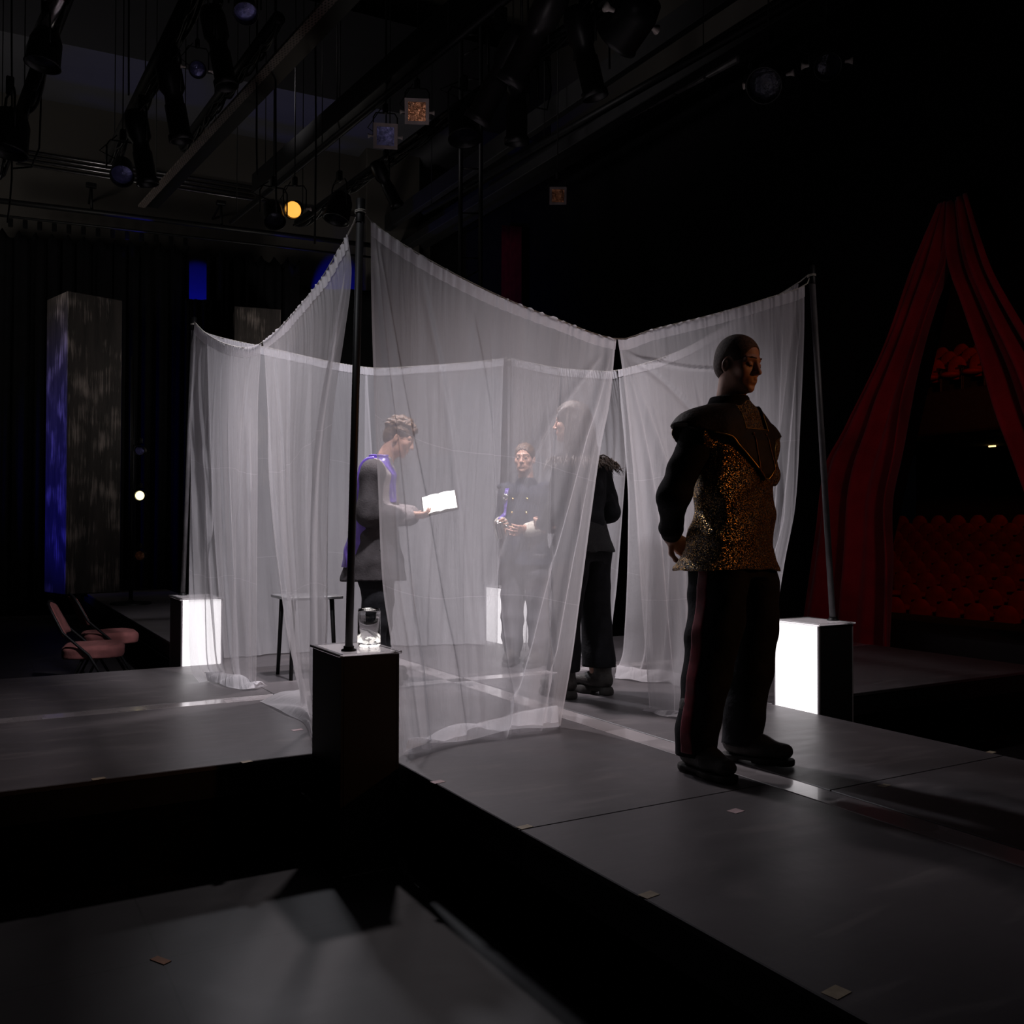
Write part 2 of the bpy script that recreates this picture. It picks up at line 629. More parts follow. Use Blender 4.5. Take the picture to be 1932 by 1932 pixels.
def head_field(f, c, R, s=1.0, detail=True, neck=None):
    """head at centre c, R columns = right, forward, up; s scales a 24 cm head"""
    c = np.array(c, float)
    R = np.array(R)

    def T(p):
        return c + R @ (np.array(p, float) * s)

    f.ell(T((0, -0.014, 0.035)), np.array((0.076, 0.096, 0.086)) * s, 0.03 * s, R=R)
    f.ell(T((0, 0.020, -0.032)), np.array((0.062, 0.066, 0.082)) * s, 0.03 * s, R=R)
    f.ell(T((0, 0.030, -0.078)), np.array((0.047, 0.050, 0.036)) * s, 0.03 * s, R=R)
    f.ell(T((0, 0.067, -0.103)), np.array((0.021, 0.019, 0.016)) * s, 0.022 * s, R=R)
    if detail:
        for q in (-1, 1):
            f.ell(T((q * 0.043, 0.056, -0.026)), np.array((0.021, 0.020, 0.020)) * s, 0.022 * s, R=R)
            f.cap(T((q * 0.008, 0.083, 0.021)), T((q * 0.044, 0.068, 0.021)), 0.011 * s, 0.009 * s, 0.014 * s)
            f.ell(T((q * 0.031, 0.094, -0.001)), np.array((0.017, 0.014, 0.012)) * s, 0.012 * s, 's', R=R)
            f.ell(T((q * 0.031, 0.074, -0.002)), np.array((0.0145, 0.0135, 0.012)) * s, 0.004 * s, R=R)
            f.ell(T((q * 0.079, -0.010, -0.014)), np.array((0.0065, 0.0165, 0.029)) * s, 0.006 * s, R=R @ rotz(q * 0.35))
            f.ell(T((q * 0.089, -0.006, -0.010)), np.array((0.0085, 0.009, 0.018)) * s, 0.004 * s, 's', R=R @ rotz(q * 0.35))
        f.cap(T((0, 0.084, 0.012)), T((0, 0.104, -0.030)), 0.0085 * s, 0.0105 * s, 0.010 * s)
        f.ell(T((0, 0.106, -0.034)), np.array((0.011, 0.011, 0.010)) * s, 0.006 * s, R=R)
        for q in (-1, 1):
            f.ell(T((q * 0.012, 0.093, -0.037)), np.array((0.008, 0.010, 0.008)) * s, 0.006 * s, R=R)
            f.ell(T((q * 0.007, 0.101, -0.046)), np.array((0.004, 0.005, 0.004)) * s, 0.003 * s, 's', R=R)
        f.ell(T((0, 0.074, -0.066)), np.array((0.030, 0.016, 0.020)) * s, 0.012 * s, R=R)
        f.cap(T((-0.020, 0.080, -0.0625)), T((0, 0.0895, -0.0605)), 0.004 * s, 0.0068 * s, 0.005 * s)
        f.cap(T((0.020, 0.080, -0.0625)), T((0, 0.0895, -0.0605)), 0.004 * s, 0.0068 * s, 0.005 * s)
        f.cap(T((-0.014, 0.082, -0.0735)), T((0.014, 0.082, -0.0735)), 0.0068 * s, 0.0068 * s, 0.005 * s)
        f.cap(T((-0.020, 0.095, -0.0665)), T((0.020, 0.095, -0.0665)), 0.0018 * s, 0.0018 * s, 0.004 * s, 's')
        f.ell(T((0, 0.090, -0.088)), np.array((0.02, 0.008, 0.006)) * s, 0.01 * s, 's', R=R)
    if neck is not None:
        f.cap(T((0, -0.022, -0.05)), neck, 0.057 * s, 0.062 * s, 0.03)
    return T


def hand_field(f, wrist, d, n, side, curl=0.5, s=1.0, spread=0.12):
    """hand: wrist point, direction of the fingers d, palm normal n, side +1/-1 where the thumb sits"""
    w = np.array(wrist, float)
    d = np.array(d, float)
    d /= np.linalg.norm(d)
    n = np.array(n, float)
    n = n - d * (n @ d)
    n /= np.linalg.norm(n)
    t = np.cross(d, n) * side
    kn = []
    f.cap(w, w + d * 0.035 * s, 0.024 * s, 0.026 * s, 0.02, sq=(n, 0.75))
    for i, (o, L) in enumerate(((0.031, 0.074), (0.011, 0.082), (-0.010, 0.076), (-0.030, 0.060))):
        b = w + d * (0.088 - 0.004 * abs(i - 1)) * s + t * o * s
        f.cap(w + d * 0.02 * s + t * o * 0.6 * s, b, 0.0145 * s, 0.0115 * s, 0.012)
        a = curl * (0.9 + 0.1 * i)
        p, dirv = b, d + t * spread * o * 20
        dirv = dirv / np.linalg.norm(dirv)
        r = 0.0095 * s
        for j, q in enumerate((0.45, 0.31, 0.24)):
            a1 = a * (0.7 + 0.5 * j)
            dirv = math.cos(a1) * dirv + math.sin(a1) * n
            dirv /= np.linalg.norm(dirv)
            e = p + dirv * L * q * s
            f.cap(p, e, r, r * 0.9, 0.004)
            p, r = e, r * 0.9
        kn.append(p)
    p = w + d * 0.018 * s + t * 0.022 * s + n * 0.006 * s
    dirv = d * 0.6 + t * 0.75 + n * 0.35
    for L, r in ((0.042, 0.0125), (0.034, 0.0105), (0.026, 0.0095)):
        dirv = dirv / np.linalg.norm(dirv)
        e = p + dirv * L * s
        f.cap(p, e, r * s, r * 0.9 * s, 0.008)
        p = e
        dirv = dirv + d * 0.5 * curl + n * 0.45 * curl - t * 0.5 * curl
    return kn


def shell(base_ops, t, mask, name, res, m, parent, lo=None, hi=None, extra=None, inner=0.012):
    """a layer of cloth lying on a field: inflated by t, kept where mask < 0"""
    f = F()
    f.ops = list(base_ops)
    f.op('d', lambda P: np.full(P.shape[:-1], -t))
    f.op('i', mask)
    if extra:
        f.ops += extra
    V, Q = f.mesh(res, lo, hi)
    return mesh_obj(name, V, Q, m, parent)


SKIN = mat('skin', (0.52, 0.29, 0.21), 0.5, var=0.08, scale=30, bump=0.05, bscale=200)
SKIN.node_tree.nodes['Principled BSDF'].inputs['Subsurface Weight'].default_value = 0.1
SKIN.node_tree.nodes['Principled BSDF'].inputs['Subsurface Radius'].default_value = (0.02, 0.008, 0.004)
HAIR_D = mat('dark_brown_hair', (0.085, 0.055, 0.042), 0.75, var=0.5, scale=90, bump=0.3, bscale=500)
HAIR_B = mat('brown_hair', (0.10, 0.055, 0.032), 0.5, var=0.6, scale=50, bump=0.5, bscale=120)
HAIR_L = mat('long_dark_hair', (0.055, 0.034, 0.024), 0.45, var=0.6, scale=60, bump=0.4, bscale=150)
BLACK_CLOTH = mat('black_cloth', (0.012, 0.012, 0.014), 0.85, var=0.3, scale=20, bump=0.25, bscale=60, spec=0.15)
BLACK_WOOL = mat('black_wool', (0.016, 0.015, 0.016), 0.95, var=0.3, scale=40, bump=0.3, bscale=300, spec=0.15)
DARK_LEATHER = mat('dark_leather', (0.020, 0.013, 0.009), 0.6, var=0.4, scale=25, bump=0.3, bscale=80, spec=0.15)
BOOT = mat('boot_leather', (0.030, 0.026, 0.023), 0.62, var=0.4, scale=30, bump=0.3, bscale=120)
SOLE = mat('boot_sole', (0.022, 0.019, 0.017), 0.8, var=0.3, scale=40)
RED_STRIPE = mat('red_satin', (0.16, 0.008, 0.02), 0.45, var=0.3, scale=30)
GOLD_TRIM = mat('gold_trim', (0.55, 0.33, 0.10), 0.35, 1.0, var=0.2, scale=60)
PURPLE = mat('purple_satin', (0.12, 0.07, 0.34), 0.3, var=0.25, scale=15, bump=0.2, bscale=30)
GREY_CLOTH = mat('grey_vest_cloth', (0.22, 0.19, 0.19), 0.8, var=0.2, scale=20, bump=0.2, bscale=100)
CHARCOAL = mat('charcoal_coat_cloth', (0.045, 0.040, 0.042), 0.8, var=0.25, scale=16, bump=0.25, bscale=100, spec=0.15)
NAVY = mat('dark_navy_cloth', (0.022, 0.024, 0.036), 0.75, var=0.25, scale=16, bump=0.2, bscale=120, spec=0.15)
CREAM = mat('cream_cuff_cloth', (0.55, 0.50, 0.42), 0.7, var=0.15, scale=20)
GREY_TROUSER = mat('grey_trouser_cloth', (0.10, 0.095, 0.105), 0.8, var=0.2, scale=16, bump=0.2, bscale=120, spec=0.15)
SEQUIN = mat('black_sequin_knit', (0.010, 0.0095, 0.010), 0.55, spec=0.3, var=0.8, scale=160, bump=1.0, bscale=220)
SILVER = mat('silver_metal', (0.75, 0.72, 0.66), 0.18, 1.0, var=0.08, scale=12)
BRASS = mat('brass_metal', (0.62, 0.42, 0.16), 0.3, 1.0, var=0.15, scale=30)
DARK_LIP = mat('lip_skin', (0.36, 0.13, 0.11), 0.45, var=0.1, scale=40)
EYE = mat('eye_dark', (0.02, 0.015, 0.012), 0.3, var=0.1, scale=40)


def glitter_mat():
    m = mat('gold_glitter_knit', (0.035, 0.020, 0.010), 0.5, var=0.4, scale=25, bump=0.5, bscale=300)
    nt = m.node_tree
    n = nt.nodes
    b = n['Principled BSDF']
    tc = n['Texture Coordinate']
    vo = n.new('ShaderNodeTexVoronoi')
    vo.inputs['Scale'].default_value = 430
    nt.links.new(tc.outputs['Object'], vo.inputs['Vector'])
    sep = n.new('ShaderNodeSeparateColor')
    nt.links.new(vo.outputs['Color'], sep.inputs[0])
    gt = n.new('ShaderNodeMath')
    gt.operation = 'GREATER_THAN'
    gt.inputs[1].default_value = 0.76
    nt.links.new(sep.outputs[0], gt.inputs[0])
    base = b.inputs['Base Color'].links[0].from_socket
    mx = n.new('ShaderNodeMix')
    mx.data_type = 'RGBA'
    nt.links.new(gt.outputs[0], mx.inputs['Factor'])
    nt.links.new(base, mx.inputs['A'])
    mx.inputs['B'].default_value = (0.85, 0.50, 0.16, 1)
    nt.links.new(mx.outputs['Result'], b.inputs['Base Color'])
    nt.links.new(gt.outputs[0], b.inputs['Metallic'])
    # every fleck has a tilt of its own
    geo = n.new('ShaderNodeNewGeometry')
    sub = n.new('ShaderNodeVectorMath')
    sub.operation = 'SUBTRACT'
    sub.inputs[1].default_value = (0.5, 0.5, 0.5)
    nt.links.new(vo.outputs['Color'], sub.inputs[0])
    sc = n.new('ShaderNodeVectorMath')
    sc.operation = 'SCALE'
    sc.inputs['Scale'].default_value = 1.5
    nt.links.new(sub.outputs[0], sc.inputs[0])
    ad = n.new('ShaderNodeVectorMath')
    ad.operation = 'ADD'
    nt.links.new(geo.outputs['Normal'], ad.inputs[0])
    nt.links.new(sc.outputs[0], ad.inputs[1])
    nm = n.new('ShaderNodeVectorMath')
    nm.operation = 'NORMALIZE'
    nt.links.new(ad.outputs[0], nm.inputs[0])
    nt.links.new(nm.outputs[0], b.inputs['Normal'])
    b.inputs['Roughness'].default_value = 0.4
    return m


GLITTER = glitter_mat()


def boot(root, a, yaw, s=1.0, heel=0.03, name='boot'):
    """boot with its ankle over point a (local x, y on the floor), toe towards yaw; returns the boot object"""
    R = rotz(yaw)

    def T(p):
        return np.array([a[0], a[1], 0]) + R @ (np.array(p, float) * s)
    f = F()
    f.cap(T((0, -0.02, heel + 0.055)), T((0, -0.012, heel + 0.235)), 0.052 * s, 0.064 * s, 0.03)
    f.cap(T((0, -0.045, heel + 0.045)), T((0, 0.07, heel + 0.045)), 0.044 * s, 0.046 * s, 0.03, sq=((R @ (1, 0, 0)), 0.88))
    f.cap(T((0, 0.06, heel + 0.038)), T((0.004, 0.165, heel + 0.030)), 0.050 * s, 0.040 * s, 0.04, sq=((0, 0, 1), 0.80))
    f.op('i', lambda P: heel * 0.7 - P[..., 2])
    f.op('d', folds([((0, 0, 60), 1), ((30, 40, 50), 0.5)], 0.0025, 3))
    V, Q = f.mesh(0.006)
    o = mesh_obj(name, V, Q, BOOT, root)
    g = F()
    g.cap(T((0, -0.045, 0.02)), T((0, 0.03, 0.02)), 0.050 * s, 0.042 * s, 0.02)
    g.cap(T((0, 0.03, 0.02)), T((0, 0.10, 0.02)), 0.042 * s, 0.054 * s, 0.02)
    g.cap(T((0, 0.10, 0.02)), T((0.004, 0.168, 0.02)), 0.054 * s, 0.046 * s, 0.02)
    g.op('i', lambda P: np.abs(P[..., 2] - (heel * 0.5 + 0.002)) - (heel * 0.5 - 0.002))
    # arch gap between heel block and sole
    cen = T((0, 0.0, 0.0))
    fw = R @ (0, 1, 0)

    def arch(P):
        y = (P - T((0, 0.012, 0))) @ fw
        return -np.maximum(np.abs(y) - 0.030 * s, P[..., 2] - heel * 0.45)
    g.op('i', arch)
    V, Q = g.mesh(0.005)
    q = mesh_obj('boot_sole', V, Q, SOLE, o)
    return o


# ------------------------------------------------------------------ the standing soldier
def build_soldier():
    root = thing('person', (2.80, 2.98, 0.43), 'person in gold glitter tunic and black trousers standing outside the curtains, hands behind back', 'person', rz=math.radians(190))
    # facing local +y, own right hand +x
    hc = np.array([0.0, 0.035, 1.69])
    hy, hp = math.radians(2), math.radians(-9)
    Rh = rotz(hy) @ np.array([[1, 0, 0], [0, math.cos(hp), -math.sin(hp)], [0, math.sin(hp), math.cos(hp)]])
    f = F()
    T = head_field(f, hc, Rh, 0.99, True, neck=(0, -0.015, 1.50))
    f.sect([(0.86, 0, 0, 0.15, 0.10), (1.0, 0, 0, 0.145, 0.10), (1.15, 0, 0.01, 0.135, 0.095), (1.32, 0, 0.0, 0.155, 0.105), (1.43, 0, -0.015, 0.15, 0.08), (1.49, 0, -0.015, 0.09, 0.06)], 0.03)
    f.cap((-0.16, -0.015, 1.435), (0.16, -0.015, 1.435), 0.055, 0.055, 0.04)
    for q in (-1, 1):
        sh, el, wr = (q * 0.185, -0.015, 1.41), (q * 0.27, -0.10, 1.135), (q * 0.10 + 0.055, -0.205, 0.955)
        f.chain([sh, el, wr], [0.052, 0.042, 0.029], 0.03)
        ax_ = 0.234 if q > 0 else -0.082
        f.chain([(q * 0.10, 0, 0.90), (q * 0.135 + 0.02, 0.01, 0.50), (ax_, -0.01, 0.10)], [0.085, 0.055, 0.034], 0.03)
        f.cap((ax_, -0.03, 0.065), (ax_, 0.06, 0.065), 0.024, 0.018, 0.02)
        hand_field(f, wr, (-q * 0.85, 0.0, -0.42), (q * 0.2, 0.6, -0.3), 1 if q > 0 else -1, 0.75)
    V, Q = f.mesh(0.0034)
    mesh_obj('body', V, Q, SKIN, root)
    # hair: close crop
    h = F()
    h.ell(T((0, -0.014, 0.035)), (0.079, 0.099, 0.0895), 0.03, R=Rh)
    h.ell(T((0, -0.045, -0.02)), (0.066, 0.060, 0.060), 0.04, R=Rh)
    face = F().ell(T((0, 0.128, -0.014)), (0.092, 0.090, 0.108), R=Rh)

    def mask(P):
        q = (P - T((0, 0, 0))) @ Rh
        low = -(q[..., 2] + 0.030 - 0.55 * q[..., 1])
        ear = 0.030 - np.sqrt(((q[..., 1] + 0.006) / 1.0)**2 + ((q[..., 2] + 0.016) / 1.3)**2)
        ear = np.where(np.abs(q[..., 0]) > 0.05, ear, -1)
        return np.maximum(np.maximum(low, -face.ev(P)), ear)
    h.op('i', mask)
    h.op('d', lambda P: 0.0006 * np.sin(P[..., 0] * 500 + np.sin(P[..., 2] * 300)) * np.sin(P[..., 1] * 530) * np.sin(P[..., 2] * 480))
    V, Q = h.mesh(0.0034)
    mesh_obj('hair', V, Q, HAIR_D, root)
    for q in (-1, 1):
        b = F()
        b.cap(T((q * 0.012, 0.0935, 0.0255)), T((q * 0.034, 0.0850, 0.0275)), 0.0022, 0.0030, 0.003)
        b.cap(T((q * 0.034, 0.0850, 0.0275)), T((q * 0.052, 0.071, 0.025)), 0.0030, 0.0018, 0.003)
        V, Q = b.mesh(0.0016)
        mesh_obj('eyebrow', V, Q, HAIR_D, root)
        b = F()
        b.chain([T((q * 0.018, 0.0835, -0.006)), T((q * 0.031, 0.0885, -0.0095)), T((q * 0.045, 0.0785, -0.006))], [0.0012, 0.0018, 0.0012], 0.002)
        V, Q = b.mesh(0.001)
        mesh_obj('eyelashes', V, Q, EYE, root)
    # trousers
    f = F()
    f.sect([(0.80, 0, 0, 0.175, 0.13), (0.90, 0, 0, 0.165, 0.12), (1.02, 0, 0, 0.155, 0.11)], 0.03)
    for q, yy, xb in ((1, 0.0, 0.236), (-1, -0.01, -0.085)):
        f.sect([(0.075, xb, yy - 0.005, 0.071, 0.078), (0.17, xb * 0.99, yy, 0.074, 0.082), (0.24, xb * 0.96, yy + 0.01, 0.077, 0.088), (0.45, q * 0.142 + 0.030, 0.01, 0.084, 0.096), (0.62, q * 0.125, 0.01, 0.10, 0.115), (0.86, q * 0.09, 0.0, 0.098, 0.13)], 0.02)
    f.op('d', folds([((3, 2, 34), 0.8), ((20, -14, 16), 0.8), ((-22, 16, 12), 0.5)], 0.007, 11))
    trouser_ops = list(f.ops)
    V, Q = f.mesh(0.006)
    mesh_obj('trousers', V, Q, BLACK_CLOTH, root)
    shell(trouser_ops, 0.003, lambda P: np.maximum(np.maximum(np.abs(P[..., 1] - 0.005) - 0.027, 0.13 - P[..., 0]), np.maximum(P[..., 2] - 0.93, 0.09 - P[..., 2])), 'side_stripe', 0.005, RED_STRIPE, root, lo=np.array([0.08, -0.1, 0.05]), hi=np.array([0.4, 0.1, 1.0]))
    # long black sleeves and round neck shirt
    s = F()
    for q in (-1, 1):
        s.chain([(q * 0.175, -0.015, 1.415), (q * 0.275, -0.09, 1.135), (q * 0.10 + 0.06, -0.20, 0.975)], [0.072, 0.060, 0.044], 0.03)
    s.sect([(1.22, 0, 0, 0.15, 0.10), (1.43, 0, -0.01, 0.16, 0.10), (1.50, 0, -0.012, 0.10, 0.082), (1.545, 0, -0.012, 0.073, 0.071)], 0.03)
    s.op('d', folds([((8, 6, 44), 0.8), ((30, 20, 12), 0.4)], 0.009, 5))
    V, Q = s.mesh(0.006)
    mesh_obj('black_shirt', V, Q, BLACK_WOOL, root)
    # glitter tunic
    t = F()
    t.sect([(0.83, 0.012, -0.025, 0.215, 0.190), (0.92, 0.005, -0.008, 0.190, 0.155), (1.06, 0, 0.012, 0.168, 0.135), (1.22, 0, 0.012, 0.172, 0.132), (1.36, 0, 0.0, 0.188, 0.128), (1.45, 0, -0.012, 0.178, 0.100), (1.515, 0, -0.012, 0.090, 0.078), (1.53, 0, -0.012, 0.078, 0.074)], 0.03)
    for q in (-1, 1):
        t.cap((q * 0.13, -0.01, 1.42), (q * 0.215, -0.03, 1.385), 0.078, 0.080, 0.03)
    t.cap((-0.20, -0.02, 1.35), (-0.245, -0.03, 1.24), 0.080, 0.074, 0.03)
    arm = F()
    arm.chain([(0.285, -0.015, 1.42), (0.34, -0.08, 1.135), (0.26, -0.24, 0.98)], [0.09, 0.095, 0.08], 0.02)
    t.op('i', lambda P: np.where(P[..., 0] > 0, -arm.ev(P), -1))
    t.op('i', lambda P: 1.195 - P[..., 2] - np.where(P[..., 0] < -0.20, 0, 9))
    t.op('d', folds([((13, 9, 26), 1.0), ((-16, 4, 20), 0.6), ((26, -8, 4), 0.5)], 0.010, 21, 0.04))
    tunic_ops = list(t.ops)
    V, Q = t.mesh(0.0048)
    mesh_obj('tunic', V, Q, GLITTER, root)

    # leather yoke with a deep point over the chest, cut square at the neck
    def yoke(P):
        x, y, z = P[..., 0], P[..., 1], P[..., 2]
        ax = np.abs(x + 0.01)
        low = (1.20 + np.minimum(np.maximum(0, ax - 0.012), 0.15) * 1.12 + 0.25 * np.maximum(0, ax - 0.162)) - z
        low = np.where(y < 0, 1.36 + 0.2 * ax - z, low)
        neck = np.where(y > 0, np.minimum(0.075 - ax, z - 1.41), np.minimum(0.085 - ax, z - 1.42))
        return np.maximum(np.maximum(low, neck), z - 1.515)
    yb = [o for o in tunic_ops if o[0] in 'ud']
    yf = F()
    yf.ops = list(yb)
    yf.op('d', lambda P: np.full(P.shape[:-1], -0.013))
    yf.op('i', yoke)
    V, Q = yf.mesh(0.0048, lo=np.array([-0.4, -0.3, 1.12]))
    yk = mesh_obj('leather_yoke', V, Q, DARK_LEATHER, root)
    base = F()
    base.ops = list(yb)

    def front(x, z, off=0.013):
        ys = np.linspace(-0.02, 0.26, 220)
        P = np.stack([np.full_like(ys, x), ys, np.full_like(ys, z)], -1)
        d = base.ev(P)
        i = np.where(d < off)[0]
        return (x, ys[i[-1]] if len(i) else 0.0, z)
    mb = MB()
    for q in (-1, 1):
        pts = []
        for a in np.linspace(0.0, 0.235, 22):
            z = 1.20 + min(max(0, a - 0.012), 0.15) * 1.12 + 0.25 * max(0, a - 0.162)
            pts.append(front(q * a - 0.01, z))
        mb.tube(pts, 0.0030, 8)
    local(mb.build('gold_piping', GOLD_TRIM, yk, True), yk)
    mb = MB()
    for q in (-1, 1):
        pts = [front(q * 0.046 - 0.01, z, 0.015) for z in np.linspace(1.375, 1.235, 12)]
        pts.append(front(q * 0.030 - 0.01, 1.215, 0.015))
        mb.tube(pts, 0.0035, 8)
        mb.lathe([(0.0001, -0.002), (0.007, 0), (0.007, 0.004), (0.001, 0.007)], front(q * 0.046 - 0.01, 1.385, 0.013), (0, 1, 0), 12)
    local(mb.build('chest_cord', mat('bronze_cord', (0.20, 0.08, 0.03), 0.5, 0.4), yk, True), yk)
    mb = MB()
    for q in (-1, 1):
        mb.tube([front(q * 0.078 - 0.01, z, 0.014) for z in np.linspace(1.48, 1.40, 8)], 0.0022, 6)
    mb.tube([front(x - 0.01, 1.408, 0.014) for x in np.linspace(-0.075, 0.075, 14)], 0.0022, 6)
    local(mb.build('neck_piping', GOLD_TRIM, yk, True), yk)
    boot(root, (0.234, 0.0), math.radians(-8))
    boot(root, (-0.078, 0.0), math.radians(22))
    return root


# ------------------------------------------------------------------ the reader with the lit book
def build_reader():
    root = thing('person', (2.285, 5.68, 0.43), 'person with curly brown hair and long charcoal coat reading a glowing book', 'person', rz=math.radians(-33 - 90 + 2))
    hc = np.array([0.0, 0.135, 1.575])
    hp = math.radians(-24)
    Rh = np.array([[1, 0, 0], [0, math.cos(hp), -math.sin(hp)], [0, math.sin(hp), math.cos(hp)]]).astype(float)
    f = F()
    T = head_field(f, hc, Rh, 0.96, True, neck=(0, 0.02, 1.40))
    f.sect([(0.85, 0, -0.02, 0.14, 0.10), (1.0, 0, -0.02, 0.13, 0.09), (1.25, 0, -0.02, 0.145, 0.10), (1.36, 0, 0.0, 0.14, 0.08), (1.41, 0, 0.015, 0.08, 0.06)], 0.03)
    book = np.array([0.02, 0.375, 1.105])
    for q in (-1, 1):
        sh, el, wr = (q * 0.175, -0.01, 1.35), (q * 0.20, -0.03, 1.07), (q * 0.10, 0.205, 1.075)
        f.chain([sh, el, wr], [0.05, 0.040, 0.027], 0.03)
        f.chain([(q * 0.09, -0.02, 0.88), (q * 0.10, 0.0, 0.48), (q * 0.11, -0.03, 0.10)], [0.08, 0.052, 0.034], 0.03)
        f.cap((q * 0.11, -0.05, 0.065), (q * 0.11, 0.06, 0.065), 0.024, 0.018, 0.02)
        hand_field(f, wr, (-q * 0.25, 1.0, -0.05), (-q * 0.4, 0.1, 1.0), -q, 0.45)
    V, Q = f.mesh(0.0045)
    mesh_obj('body', V, Q, SKIN, root)
    h = F()
    h.ell(T((0, -0.018, 0.045)), (0.082, 0.098, 0.088), 0.03, R=Rh)
    h.ell(T((0, -0.06, -0.02)), (0.062, 0.05, 0.055), 0.03, R=Rh)
    rs = np.random.RandomState(4)
    for i in range(130):
        a, b = rs.rand() * 2 * PI, rs.rand()
        z = -0.15 + b * 1.15
        r = math.sqrt(max(0, 1 - min(1, z)**2))
        p = (0.080 * r * math.cos(a), -0.016 + 0.098 * r * math.sin(a) * (1.02 if math.sin(a) > 0 else 1), 0.05 + 0.088 * z)
        if p[1] > 0.045 and p[2] < 0.07:
            continue
        h.ell(T(p), np.array((0.017, 0.017, 0.012)) * (0.7 + 0.6 * rs.rand()), 0.006)
    h.op('i', lambda P: -F().ell(T((0, 0.125, -0.040)), (0.10, 0.08, 0.095), R=Rh).ev(P))
    h.op('i', lambda P: -(((P - T((0, 0, 0))) @ Rh)[..., 2] + 0.045 - 0.55 * ((P - T((0, 0, 0))) @ Rh)[..., 1]))
    h.op('d', lambda P: 0.002 * np.sin(P[..., 0] * 240 + 3 * np.sin(P[..., 2] * 90)) * np.sin(P[..., 2] * 260 + 2 * np.sin(P[..., 1] * 120)))
    V, Q = h.mesh(0.0042)
    mesh_obj('hair', V, Q, HAIR_B, root)
    t = F()
    for q in (-1, 1):
        t.sect([(0.09, q * 0.11, -0.02, 0.062, 0.070), (0.5, q * 0.10, 0, 0.070, 0.082), (0.85, q * 0.085, -0.02, 0.095, 0.12)], 0.02)
    t.op('d', folds([((4, 3, 40), 1)], 0.008, 6))
    V, Q = t.mesh(0.008)
    mesh_obj('trousers', V, Q, BLACK_CLOTH, root)
    c = F()
    c.sect([(0.66, 0, -0.03, 0.215, 0.20), (0.85, 0, -0.03, 0.190, 0.165), (1.02, 0, -0.025, 0.165, 0.13), (1.22, 0, -0.02, 0.175, 0.135), (1.33, 0, 0.0, 0.175, 0.11), (1.40, 0, 0.012, 0.09, 0.075), (1.44, 0, 0.02, 0.070, 0.070)], 0.03)
    for q in (-1, 1):
        c.chain([(q * 0.165, -0.01, 1.345), (q * 0.205, -0.035, 1.07), (q * 0.115, 0.185, 1.07)], [0.074, 0.068, 0.052], 0.025)
    c.op('d', folds([((12, 0, 4), 0.8), ((6, 8, 34), 0.7)], 0.011, 8))
    cops = list(c.ops)
    V, Q = c.mesh(0.007)
    mesh_obj('long_coat', V, Q, CHARCOAL, root)
    # grey shoulder vest over the coat
    shell(cops, 0.006, lambda P: np.maximum(np.abs(P[..., 0]) - 0.175, 1.10 - P[..., 2] - 0.6 * np.abs(P[..., 0])), 'grey_vest', 0.007, GREY_CLOTH, root)
    # purple sash across both shoulders, falling down the back
    shell(cops, 0.016, lambda P: np.minimum(np.maximum(np.maximum(np.abs(P[..., 0] - 0.100) - 0.030, 1.15 - P[..., 2]), -P[..., 1] - 0.0),
                                            np.maximum(np.maximum(np.abs(P[..., 0] - 0.105) - 0.070, 0.74 - P[..., 2]), P[..., 1] + 0.0)), 'purple_sash', 0.007, PURPLE, root)
    boot(root, (0.11, -0.02), 0.0, 0.95)
    boot(root, (-0.11, -0.02), 0.0, 0.95)
    # the book he holds: open, tilted towards him, with pages that emit light
    bk = np.array(root.location) + rotz(root.rotation_euler[2]) @ np.array([0.03, 0.34, 1.125])
    hd = rotz(root.rotation_euler[2]) @ np.array([0, 1, 0.0])
    rt = rotz(root.rotation_euler[2]) @ np.array([1, 0, 0.0])
    bt = thing('book', bk, 'open book with brightly glowing white pages held by the reader', 'book')
    # page plane: spine along rt; leans so that the camera sees the pages
    upv = np.array([0, 0, 1.0])
    ax_w = hd * 0.97 + upv * 0.22
    ax_w /= np.linalg.norm(ax_w)
    ax_h = rt * -0.62 + upv * 0.78
    ax_h = ax_h - ax_w * (ax_h @ ax_w)
    ax_h /= np.linalg.norm(ax_h)
    nn = np.cross(ax_w, ax_h)
    R = np.array([ax_w, ax_h, nn]).T
    side = 1 if (nn @ (CAM - bk)) > 0 else -1
    mb = MB().box(bk - nn * side * 0.008 + ax_w * 0.06 + ax_h * 0.02, (0.235, 0.165, 0.008), R, 0.002)
    mb.build('cover', DARK_LEATHER, bt)
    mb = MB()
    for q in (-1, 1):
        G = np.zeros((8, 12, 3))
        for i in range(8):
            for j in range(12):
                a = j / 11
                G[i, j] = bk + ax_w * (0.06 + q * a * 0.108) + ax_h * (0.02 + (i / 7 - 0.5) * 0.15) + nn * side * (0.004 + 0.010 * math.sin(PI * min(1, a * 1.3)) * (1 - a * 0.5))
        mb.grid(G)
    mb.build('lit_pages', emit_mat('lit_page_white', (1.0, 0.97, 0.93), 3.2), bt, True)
    return root


